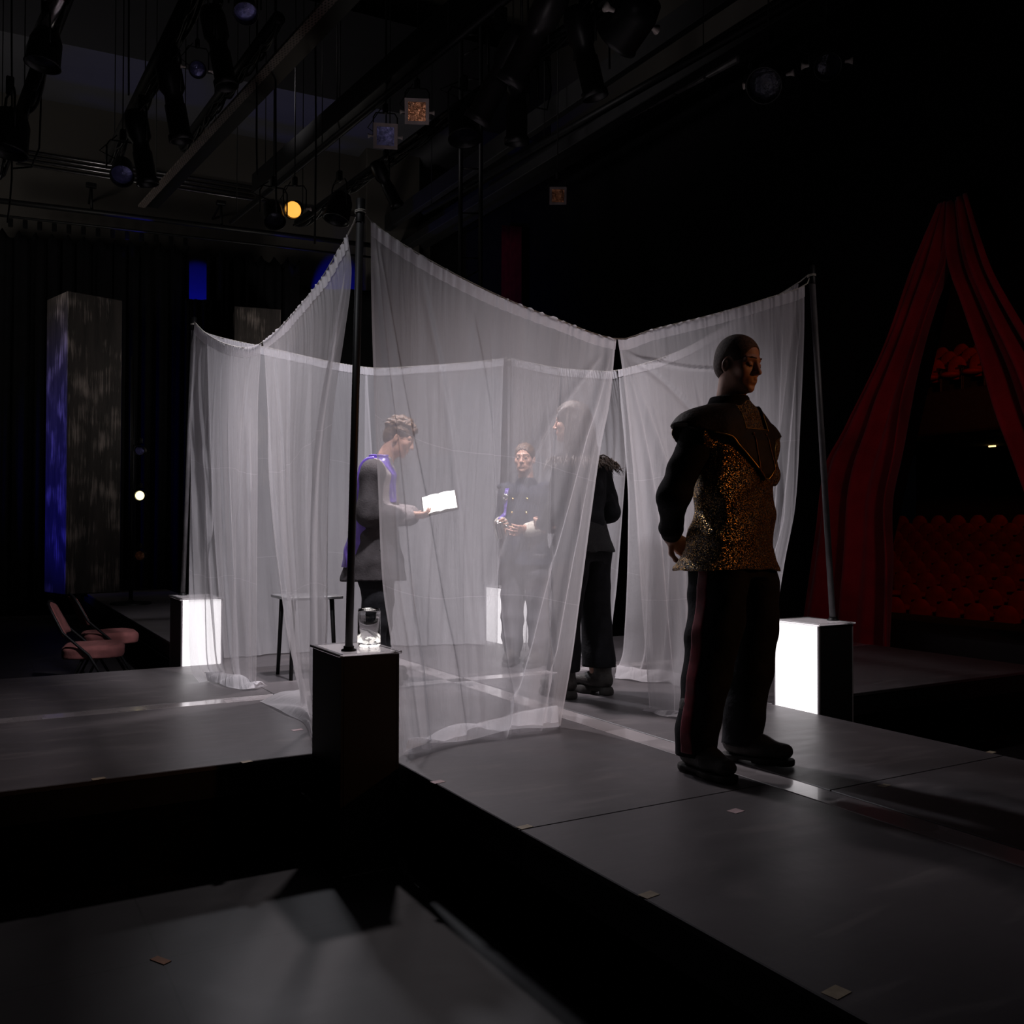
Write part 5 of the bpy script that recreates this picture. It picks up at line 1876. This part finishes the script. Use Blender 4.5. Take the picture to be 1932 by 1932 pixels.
# folding chairs
def folding_chair(label):
    t = thing('folding_chair', (0, 0, 0), label, 'chair', 'padded folding chairs on the lower floor at left')
    # seat faces +y
    s = F()
    s.sect([(0.385, 0, 0.02, 0.215, 0.225), (0.46, 0, 0.02, 0.220, 0.230), (0.485, 0, 0.02, 0.195, 0.205)], 0.01, pw=4)
    s.op('d', folds([((6, 4, 60), 1)], 0.003, 3))
    V, Q = s.mesh(0.012)
    mesh_obj('seat', V, Q, CHAIR_CLOTH, t)
    G = []
    for i in range(10):
        a = i / 9
        row = []
        for j in range(12):
            x = (j / 11 - 0.5) * 2
            row.append((x * 0.185 * (1 - 0.18 * a**3), -0.185 - 0.11 * a - 0.03 * (1 - x * x), 0.56 + 0.25 * a - 0.03 * a * x * x))
        G.append(row)
    o = MB().grid(np.array(G)).build('backrest', CHAIR_CLOTH, t, True)
    o.matrix_parent_inverse = Matrix.Identity(4)
    md = o.modifiers.new('t', 'SOLIDIFY')
    md.thickness = 0.03
    for q in (-1, 1):
        local(MB().tube([(q * 0.24, 0.24, 0.0), (q * 0.24, 0.0, 0.42), (q * 0.225, -0.19, 0.60), (q * 0.195, -0.27, 0.76), (q * 0.13, -0.30, 0.815), (0, -0.31, 0.83)], 0.011, 8).build('front_frame', METAL_B, t, True), t)
        local(MB().tube([(q * 0.185, -0.24, 0.0), (q * 0.185, -0.04, 0.40), (q * 0.185, 0.03, 0.42)], 0.011, 8).build('rear_leg', METAL_B, t, True), t)
    local(MB().tube([(-0.24, 0.14, 0.17), (0.24, 0.14, 0.17)], 0.008, 8).build('crossbar', METAL_B, t, True), t)
    local(MB().tube([(-0.185, -0.18, 0.12), (0.185, -0.18, 0.12)], 0.008, 8).build('crossbar', METAL_B, t, True), t)
    return t


ch = folding_chair('nearer maroon padded folding chair beside the left arm')
p = on_z(172, 1222, 0.45)
ch.location = (p[0], p[1], 0)
ch.rotation_euler = (0, 0, math.radians(-100))
c2 = copy_tree(ch)
p = on_z(222, 1198, 0.45)
c2.location = (p[0] - 0.08, p[1] + 0.05, 0)
c2.rotation_euler = (0, 0, math.radians(-88))
retag(c2, 'farther maroon padded folding chair, in front of the rear arm')


# ------------------------------------------------------------------ lamps of the rig
def lens_mat(name, col, rough=0.12, em=0.0):
    m = mat(name, col, rough, 0.4, var=0.6, scale=14, bump=0.6, bscale=25)
    if em:
        m.node_tree.nodes['Principled BSDF'].inputs['Emission Color'].default_value = tuple(col) + (1,)
        m.node_tree.nodes['Principled BSDF'].inputs['Emission Strength'].default_value = em
    return m


LENS_B = lens_mat('bluish_lens', (0.17, 0.17, 0.42))
LENS_D = lens_mat('dark_lens', (0.02, 0.02, 0.035))
LENS_A = lens_mat('amber_gel', (0.55, 0.22, 0.10))
LENS_ON = emit_mat('amber_lamp_on', (1.0, 0.42, 0.06), 1.3)
LENS_YE = emit_mat('yellow_lamp_on', (1.0, 0.86, 0.42), 2.2)
FRAME = mat('gel_frame_steel', (0.30, 0.24, 0.24), 0.4, 0.6, var=0.2, scale=10)


def stage_lamp(p, aim, size, label, kind='par', lens=None, gel=None, knobs=False, metal=LAMP_BLACK, drop=0.32, rod=False, group='stage lamps hanging from the rig'):
    """p centre of the body, aim direction of the beam"""
    p = np.array(p, float)
    aim = np.array(aim, float)
    aim /= np.linalg.norm(aim)
    t = thing('stage_lamp', p, label, 'stage light', group)
    s = size
    R = frame_from(aim)
    side = R[:, 0]
    if kind == 'par':
        prof = [(0.001, -0.16), (0.06, -0.155), (0.085, -0.12), (0.095, 0.0), (0.100, 0.10), (0.108, 0.12), (0.102, 0.12), (0.095, 0.10), (0.09, 0.02)]
        lr, lz = 0.092, 0.07
    elif kind == 'profile':
        prof = [(0.001, -0.26), (0.07, -0.25), (0.085, -0.20), (0.085, -0.06), (0.060, -0.02), (0.062, 0.04), (0.070, 0.05), (0.070, 0.24), (0.082, 0.25), (0.082, 0.29), (0.074, 0.29), (0.066, 0.24)]
        lr, lz = 0.066, 0.22
    else:
        prof = [(0.001, -0.15), (0.09, -0.14), (0.12, -0.06), (0.13, 0.12), (0.14, 0.14), (0.125, 0.14), (0.12, 0.08)]
        lr, lz = 0.12, 0.09
    MB().lathe([(r * s, z * s) for r, z in prof], p, aim, 28).build('lamp_body', metal, t, True)
    MB().lathe([(0.001, (lz + 0.02) * s), (lr * 0.6 * s, (lz + 0.014) * s), (lr * s, lz * s)], p, aim, 24).build('lens', lens or LENS_D, t, True)
    up = np.array([0, 0, 1.0])
    top = p + up * drop * s
    hw = 0.135 * s
    pts = [p + side * hw, p + side * hw + up * (drop - 0.10) * s, p + side * (hw - 0.03 * s) + up * (drop - 0.05) * s, top - up * 0.05 * s, p - side * (hw - 0.03 * s) + up * (drop - 0.05) * s, p - side * hw + up * (drop - 0.10) * s, p - side * hw]
    MB().tube(pts, 0.008 * s, 8).build('yoke', METAL_B, t, True)
    MB().box(top, (0.05 * s, 0.07 * s, 0.11 * s), None, 0.008).build('clamp', METAL_B, t)
    if knobs:
        for q in (-1, 1):
            MB().lathe([(0.012 * s, 0), (0.014 * s, 0.03 * s), (0.028 * s, 0.06 * s), (0.001, 0.062 * s)], p + side * q * hw, side * q, 10).build('knob', WHITE_KNOB, t, True)
    if gel is not None:
        q = p + aim * 0.145 * s
        f = MB()
        o_, i_ = 0.135 * s, 0.098 * s
        for a in range(4):
            d = R[:, 0] if a % 2 == 0 else R[:, 2]
            e = R[:, 2] if a % 2 == 0 else R[:, 0]
            sg = 1 if a < 2 else -1
            f.box(q + e * sg * (o_ + i_) / 2, (2 * o_ if a % 2 == 0 else o_ - i_, 0.006, o_ - i_ if a % 2 == 0 else 2 * i_), R)
        f.build('gel_frame', FRAME, t)
        MB().box(q - aim * 0.004, (2 * i_, 0.002, 2 * i_), R).build('gel', gel, t)
    if rod:
        MB().tube([top, (top[0], top[1], 10.98)], 0.007, 6).build('hanger_rod', METAL_B, t, True)
    mb = MB()
    ang = random.Random(label).random()
    mb.tube([p - aim * 0.14 * s, p - aim * 0.22 * s + side * 0.10 * s * ang, p - aim * 0.14 * s + side * 0.2 * s + up * 0.10 * s, top + side * 0.05 * s], 0.006 * s, 6)
    mb.build('power_cord', METAL_B, t, True)
    return t


toC = lambda p: (CAM - np.array(p))


def lp(u, v, d, *a, **k):
    return stage_lamp(W(u, v, d), *a, **k)


RW, UW, FWv = RT, UP, FW
cam_dir = lambda r, u, f: RW * r + UW * u + FWv * f
lp(787, 212, 9.0, cam_dir(0.08, -0.35, -1), 0.85, 'stage lamp with a copper-coloured gel in a square frame and pale knobs', rod=True, gel=LENS_A, knobs=True)
lp(727, 258, 9.6, cam_dir(0.15, -0.35, -1), 0.9, 'stage lamp with a crinkled bluish gel, left of the copper one', rod=True, gel=LENS_B, knobs=True)
lp(372, 130, 7.6, cam_dir(0.35, -0.5, -0.9), 0.65, 'stage lamp with a round bluish lens hanging below the left batten', rod=True, lens=LENS_B, knobs=True)
lp(231, 322, 9.5, cam_dir(0.3, -0.8, -0.8), 1.1, 'small stage lamp with glinting lens in front of the wall conduits', rod=True, lens=LENS_B)
lp(556, 394, 11.0, cam_dir(0.0, -0.45, -1), 1.0, 'stage lamp glowing bright amber', rod=True, lens=LENS_ON, knobs=True)
lp(516, 404, 10.3, cam_dir(0.3, -0.9, -0.6), 1.1, 'dark stage lamp just left of the glowing amber lamp', rod=True)
lp(1192, 35, 6.2, cam_dir(-0.6, -0.5, 0.8), 1.2, 'stage lamp seen from behind with a round back, at the top right of centre', kind='flood', knobs=True)
lp(945, 140, 7.2, cam_dir(-0.55, -0.9, 0.35), 1.35, 'shiny barrelled stage lamp pointing down left, the lower of two', kind='profile', metal=mat('shiny_dark_metal', (0.03, 0.027, 0.03), 0.4, 0.5))
lp(1010, 62, 6.8, cam_dir(-0.55, -0.9, 0.35), 1.35, 'shiny barrelled stage lamp pointing down left, the upper of two', kind='profile', metal=mat('shiny_dark_metal_b', (0.03, 0.027, 0.03), 0.4, 0.5))
lp(1103, 95, 7.2, cam_dir(0.25, -1, 0.1), 1.25, 'long black stage lamp hanging on a loop, right of the shiny pair', kind='profile')
lp(975, 185, 8.0, cam_dir(0.0, -1, 0.15), 1.3, 'black stage lamp hanging straight down with a pale collar', kind='profile')
lp(875, 232, 9.0, cam_dir(0.1, -1, -0.2), 1.2, 'black bell-shaped stage lamp by the vertical truss', kind='flood')
lp(640, 392, 10.5, cam_dir(-0.2, -1, -0.2), 1.1, 'small black stage lamp just left of the front pole top', rod=True, kind='flood')
lp(728, 345, 10.0, cam_dir(0.5, -1, 0.2), 0.95, 'black stage lamp tilted right, above the front pole top', rod=True, kind='profile')
lp(328, 185, 8.0, cam_dir(0.15, -1, 0.1), 1.25, 'long black stage lamp hanging left of the perforated batten', kind='profile')
lp(266, 275, 8.8, cam_dir(0.15, -1, 0.1), 1.25, 'long black stage lamp hanging above the wall conduits', kind='profile')
lp(412, 85, 7.0, cam_dir(0.2, -1, 0.0), 1.1, 'black stage lamp at the upper left with a flared hood', kind='profile')
lp(462, 12, 6.5, cam_dir(0.2, -0.8, -0.5), 0.8, 'stage lamp cut by the top edge with a pale lens rim', lens=LENS_B)
lp(85, 92, 6.0, cam_dir(-0.1, -1, -0.1), 0.8, 'dark bell-shaped stage lamp below the shiny tube at the upper left', kind='flood')
lp(18, 250, 7.0, cam_dir(-0.1, -1, -0.1), 1.1, 'large dark stage lamp at the left edge', kind='flood')
lp(1052, 370, 12.0, cam_dir(0, -0.3, -1), 0.8, 'faint framed stage lamp far back right of centre', rod=True, gel=LENS_A)
lp(1450, 150, 8.5, cam_dir(-0.4, -0.6, -0.6), 1.2, 'nearly black stage lamp at upper right with one pale shutter', rod=True, kind='flood', knobs=True)
lp(1560, 120, 9.0, cam_dir(-0.2, -0.6, -0.8), 1.2, 'nearly black stage lamp at upper right, farther right than the one with the pale shutter', rod=True, knobs=True)

# side boom with three lamps
bp = W(247, 1110, 12.0)
bp[2] = PZ
t = thing('lamp_boom', (bp[0], bp[1], PZ), 'upright black pipe with three small lamps, between column and left pole', 'lamp stand')
MB().tube([(bp[0], bp[1], PZ + 0.01), (bp[0], bp[1], 3.6)], 0.025, 12).build('upright_pipe', METAL_B, t, True)
MB().lathe([(0.25, 0), (0.25, 0.02), (0.05, 0.03), (0.03, 0.06)], (bp[0], bp[1], PZ + 0.001), (0, 0, 1), 24).build('base_plate', METAL_B, t, True)
for v, ln, lab in ((850, LENS_B, 'topmost lamp on the upright pipe, unlit'), (935, LENS_YE, 'middle lamp on the upright pipe, glowing yellow'), (1048, LENS_A, 'lowest lamp on the upright pipe, unlit')):
    lp(266, v, 11.9, cam_dir(0.1, -0.02, -1), 0.62, lab, lens=ln, drop=0.2, group='lamps on the side boom')


# ------------------------------------------------------------------ battens, hoist lines, cables
def batten(a, b, z, w, h, name, label, m=METAL_B, ext=0.3, cat='batten', extra=None):
    A, B = on_z(*a, z), on_z(*b, z)
    d = (B - A)
    L = np.linalg.norm(d)
    d /= L
    B = B + d * L * ext
    t = thing(name, (A + B) / 2, label, cat, 'battens over the stage')
    R = frame_from(d)
    MB().box((A + B) / 2, (w, np.linalg.norm(B - A), h), R, 0.008).build('beam', m, t)
    if extra:
        extra(t, A, B, d, R)
    for k in (0.03, 0.35, 0.7):
        p = A + (B - A) * k
        MB().tube([p, (p[0], p[1], 10.98)], 0.006, 6).build('hoist_line', METAL_B, t, True)
    return t


def raceway(t, A, B, d, R):
    m = mat('perforated_strip', (0.16, 0.13, 0.12), 0.5, 0.3, var=0.2, scale=6)
    nt = m.node_tree
    bs = nt.nodes['Principled BSDF']
    ck = nt.nodes.new('ShaderNodeTexBrick')
    ck.inputs['Scale'].default_value = 1.0
    ck.inputs['Brick Width'].default_value = 0.030
    ck.inputs['Row Height'].default_value = 0.045
    ck.inputs['Mortar Size'].default_value = 0.009
    ck.inputs['Mortar Smooth'].default_value = 0.0
    nt.links.new(nt.nodes['Texture Coordinate'].outputs['Object'], ck.inputs['Vector'])
    mx = nt.nodes.new('ShaderNodeMix')
    mx.data_type = 'RGBA'
    nt.links.new(ck.outputs['Fac'], mx.inputs['Factor'])
    mx.inputs['A'].default_value = (0.004, 0.004, 0.004, 1)
    nt.links.new(bs.inputs['Base Color'].links[0].from_socket, mx.inputs['B'])
    nt.links.new(mx.outputs['Result'], bs.inputs['Base Color'])
    c = (A + B) / 2 + R[:, 0] * 0.13 - R[:, 2] * 0.06
    L = np.linalg.norm(B - A)
    MB().box(c, (0.09, L, 0.03), R).build('cable_tray', m, t)


batten((285, 385), (645, 0), 6.0, 0.20, 0.10, 'raceway_batten', 'long black batten with a pale perforated tray, running from the lower left to the top', extra=raceway)
batten((490, 350), (905, 0), 6.0, 0.22, 0.26, 'beam_batten', 'thick square black beam right of the perforated batten')


def pbat(a, b, z, r, label, ext=0.3, name='pipe_batten', m=METAL_B, cables=False, ang=0):
    A, B = on_z(*a, z), on_z(*b, z)
    d = B - A
    L = np.linalg.norm(d)
    d /= L
    B = B + d * L * ext
    t = thing(name, (A + B) / 2, label, 'batten', 'battens over the stage')
    MB().tube([A, B], r, 12).build('pipe', m, t, True)
    if cables:
        mb = MB()
        n = 60
        for k in range(5):
            rs = random.Random(label + str(k))
            o1, o2 = rs.uniform(-0.06, 0.06), rs.uniform(0.02, 0.10)
            pts = []
            for i in range(n):
                s_ = i / (n - 1)
                pts.append(A + (B - A) * s_ + np.array([o1 * math.sin(9 * s_ + k), 0, -r - o2 * abs(math.sin(PI * s_ * (5 + k)))]))
            mb.tube(pts, 0.014, 6)
        mb.build('cable_bundle', METAL_B, t, True)
    for k in (0.03, 0.4, 0.75):
        p = A + (B - A) * k
        MB().tube([p, (p[0], p[1], 10.98)], 0.006, 6).build('hoist_line', METAL_B, t, True)
    return t


pbat((436, 418), (862, 72), 5.7, 0.035, 'thin black pipe below the thick beam')
pbat((345, 275), (505, 62), 6.1, 0.06, 'short black pipe left of the perforated batten', ext=0.1, cables=True)
pbat((212, 296), (372, -20), 5.6, 0.085, 'thick black pipe hung with long lamps at the upper left', ext=0.2, cables=True)
pbat((0, 325), (120, 0), 5.2, 0.06, 'black pipe with cables at the far left', ext=0.2, cables=True)
pbat((560, 420), (1115, 20), 5.5, 0.04, 'black pipe with drooping cables running to the shiny lamps', ext=0.1, cables=True)
pbat((800, 400), (1290, 120), 6.6, 0.05, 'dark pipe alongside the proscenium', ext=0.4)
o = MB().tube([on_z(62, 95, 4.9), on_z(112, -12, 4.9)], 0.05, 16).build('shiny_tube', mat('shiny_tube_metal', (0.35, 0.32, 0.33), 0.2, 0.9), smooth=True)
tag(o, 'short shiny metal tube at the upper left corner', 'tube')
# long pale ledge seen under the proscenium beams
mb = []
for i in range(8):
    a, b = i / 8 + 0.004, (i + 1) / 8 - 0.006
    A, B = on_x(1008, 312, 7.6), on_x(1396, 108, 7.6)
    p, q = A + (B - A) * a, A + (B - A) * b
    d = (q - p) / np.linalg.norm(q - p)
    o = MB().box((0, 0, 0), (0.05, np.linalg.norm(q - p), 0.085), frame_from(d), 0.004).build('ledge_panel', mat('pale_ledge', (0.20, 0.19, 0.19), 0.8) if i == 0 else bpy.data.materials['pale_ledge'])
    o.location = tuple((p + q) / 2)
    tag(o, 'grey panel in the slanting ledge above the dark proscenium', 'panel', 'row of grey panels along the proscenium ledge')
# upright truss
a = W(888, 330, 12.5)
t = thing('upright_truss', (a[0], a[1], 5.0), 'dark upright ladder truss in the upper middle', 'truss')
for q in (-0.12, 0.12):
    MB().tube([(a[0] + q, a[1] - 0.06 * q / 0.12, 3.0), (a[0] + q, a[1] - 0.06 * q / 0.12, 11.0)], 0.03, 10).build('upright', METAL_B, t, True)
mb = MB()
for i in range(26):
    z = 3.2 + i * 0.3
    mb.tube([(a[0] - 0.12, a[1] + 0.06, z), (a[0] + 0.12, a[1] - 0.06, z + 0.15 * (i % 2))], 0.012, 6)
mb.build('rungs', METAL_B, t, True)
# loose cables
for pts, lab in (([(78, 118), (76, 230), (70, 300), (48, 322), (22, 318)], 'cable looping down below the bell-shaped lamp at upper left'),
                 ([(243, 40), (243, 180)], 'thin line hanging above the thick lamp pipe'),
                 ([(22, 0), (22, 340), (14, 420)], 'thin line hanging at the left edge'),
                 ([(595, 70), (596, 250), (594, 460)], 'thin line hanging right of the amber lamp'),
                 ([(520, 150), (521, 400)], 'thin line left of the amber lamp'),
                 ([(484, 250), (485, 330)], 'faint thin line above the thick beam end'),
                 ([(1149, 0), (1150, 130)], 'thin line near the long black lamp'),
                 ([(922, 145), (925, 190), (915, 232)], 'short cable ending in a brass plug'),
                 ([(997, 190), (1005, 208), (1030, 210), (1040, 170), (1027, 90)], 'thin cable looping beside the straight-hanging lamp')):
    P3 = [W(u, v, 9.5) for u, v in pts]
    P3 = [np.array([P3[0][0], P3[0][1], 10.98])] + P3
    o = MB().tube(lerp_poly(P3, np.linspace(0, 1, 30)), 0.010, 6).build('hanging_cable', METAL_B, smooth=True)
    tag(o, lab, 'cable', 'cables hanging from the rig')


# ------------------------------------------------------------------ red drapes and the auditorium
def swag(label, Ltop, Rtop, Lb, Rb, nf, amp, mid=None, seed=1):
    """drape hanging from a gathered head; corner lists given as edge polylines"""
    nu, nv = 90, 70
    L_, R_ = lerp_poly(Ltop, np.linspace(0, 1, nv)), lerp_poly(Rtop, np.linspace(0, 1, nv))
    u = np.linspace(0, 1, nu)
    S = L_[:, None] * (1 - u)[None, :, None] + R_[:, None] * u[None, :, None]
    wdt = np.linalg.norm(R_ - L_, axis=1)[:, None]
    w = np.sin(2 * PI * nf * u[None] + 0.6 * np.sin(u[None] * 11 + seed)) + 0.5 * np.sin(2 * PI * nf * 1.7 * u[None] + seed + 2 * np.linspace(0, 1, nv)[:, None])
    S = S + (w * amp * np.minimum(1, wdt / 0.6))[:, :, None] * np.array([-1.0, 0, 0])
    o = MB().grid(S).build('red_drape', RED_DRAPE, smooth=True)
    md = o.modifiers.new('t', 'SOLIDIFY')
    md.thickness = 0.015
    return tag(o, label, 'drape', 'red drapes pulled apart into an A shape')


X1 = 7.75


def xe(pts):
    return [on_x(u, v, X1) for u, v in pts]


swag('left red drape of the A-shaped pair, in front of the auditorium', xe([(1775, 385), (1730, 500), (1672, 660), (1600, 810), (1563, 880), (1545, 1000), (1518, 1180), (1500, 1290)]), xe([(1797, 378), (1794, 495), (1768, 570), (1745, 645), (1722, 740), (1705, 860), (1688, 950), (1692, 1060), (1690, 1230), (1690, 1310)]), 0, 0, 2.2, 0.09, seed=2)
swag('right red drape of the A-shaped pair, leaving the photo at the right', xe([(1790, 385), (1792, 490), (1824, 585), (1858, 685), (1885, 780), (1915, 860), (1950, 960), (1990, 1080), (2030, 1330)]), xe([(1826, 366), (1850, 440), (1880, 520), (1932, 610), (1990, 700), (2060, 860), (2120, 1000), (2200, 1150), (2300, 1400)]), 0, 0, 2.2, 0.09, seed=5)

struct('trim_4', MB().box((8.6, 7.0, 0.2), (0.9, 20.0, 0.4), None, 0.02), BLACK)
mb = MB()
for i in range(14):
    mb.box((13.2 + i * 0.85, 9.0, -1.2 + i * 0.205 - 0.5), (0.85, 18.0, 1.0))
mb.box((11.0, 9.0, -1.25), (4.0, 18.0, 0.1))
struct('floor_auditorium', mb, mat('auditorium_carpet', (0.02, 0.012, 0.012), 0.95))
struct('wall_auditorium', MB().box((27.0, 9.0, 4.5), (0.3, 22.0, 12.0)), mat('auditorium_wall', (0.02, 0.012, 0.012), 0.9))
mb = MB().box((22.0, 12.0, 4.1), (5.0, 16.0, 1.0), None, 0.05)
for i in range(1, 4):
    mb.box((20.2 + 0.9 * i + 1.0, 12.0, 4.6 + 0.165 * i), (2.8 - 0.0 * i, 16.0, 0.33 * i))
struct('trim_5', mb, mat('balcony_paint', (0.015, 0.011, 0.011), 0.9))


def theatre_seat():
    t = thing('theatre_seat', (0, 0, 0), 'red upholstered theatre seat in the dim stalls', 'seat', 'red seats in the stalls')
    # faces -x
    f = F()
    f.ell((0.05, 0, 0.62), (0.07, 0.25, 0.30), 0.02)
    f.op('i', lambda P: 0.34 - P[..., 2])
    V, Q = f.mesh(0.03)
    mesh_obj('seat_back', V, Q, SEAT_RED, t)
    f = F()
    f.ell((-0.20, 0, 0.44), (0.23, 0.235, 0.075), 0.02)
    V, Q = f.mesh(0.03)
    mesh_obj('seat_cushion', V, Q, SEAT_RED, t)
    for q in (-1, 1):
        local(MB().box((-0.12, q * 0.262, 0.60), (0.34, 0.035, 0.05), None, 0.01).build('armrest', BLACK, t), t)
        local(MB().box((-0.02, q * 0.262, 0.30), (0.30, 0.025, 0.58), None, 0.01).build('side_panel', BLACK, t), t)
    return t


seat0 = theatre_seat()
used = False


def place_seat(x, y, z, label, group):
    global used
    s_ = copy_tree(seat0) if used else seat0
    used = True
    s_.location = (x, y, z)
    s_['label'] = label
    s_['group'] = group
    return s_


def pj(P):
    q = np.array(P) - CAM
    z = q @ FW
    return 966 + FOC * (q @ RT) / z, 966 - FOC * (q @ UP) / z


for i in range(11):
    x = 13.5 + 0.85 * i
    z = -1.2 + i * 0.205
    for j in range(40):
        y = 4.0 + j * 0.56 + (i % 2) * 0.28
        u, v = pj((x, y, z + 0.7))
        if 1672 < u < 1950:
            place_seat(x, y, z, 'red upholstered seat in the stalls, seen through the red drapes', 'red seats in the stalls')
for i in range(3):
    x = 20.2 + 0.9 * i
    z = 4.6 + 0.0 + i * 0.33
    for j in range(40):
        y = 5.0 + j * 0.56 + (i % 2) * 0.28
        u, v = pj((x, y, z + 0.7))
        if 1715 < u < 1895:
            place_seat(x, y, z, 'red upholstered seat in the balcony, high between the red drapes', 'red seats in the balcony')
LED = emit_mat('aisle_light_on', (1.0, 0.62, 0.20), 3.0)
for u, v, w_, lab in ((1706, 832, 0.22, 'brightest small warm light under the balcony, beside the left red drape'), (1872, 842, 0.20, 'small dim warm light under the balcony, right of the bright one'), (1915, 822, 0.10, 'faint warm light under the balcony at the far right')):
    o = MB().box((0, 0, 0), (0.04, w_, 0.04), rotz(0.0), 0.01).build('aisle_light', LED)
    o.location = tuple(on_z(u, v, 3.575))
    tag(o, lab, 'light', 'small lights under the balcony')

# ------------------------------------------------------------------ people
build_soldier()
build_reader()
build_attendant()
build_feathered()
bpy.context.view_layer.update()
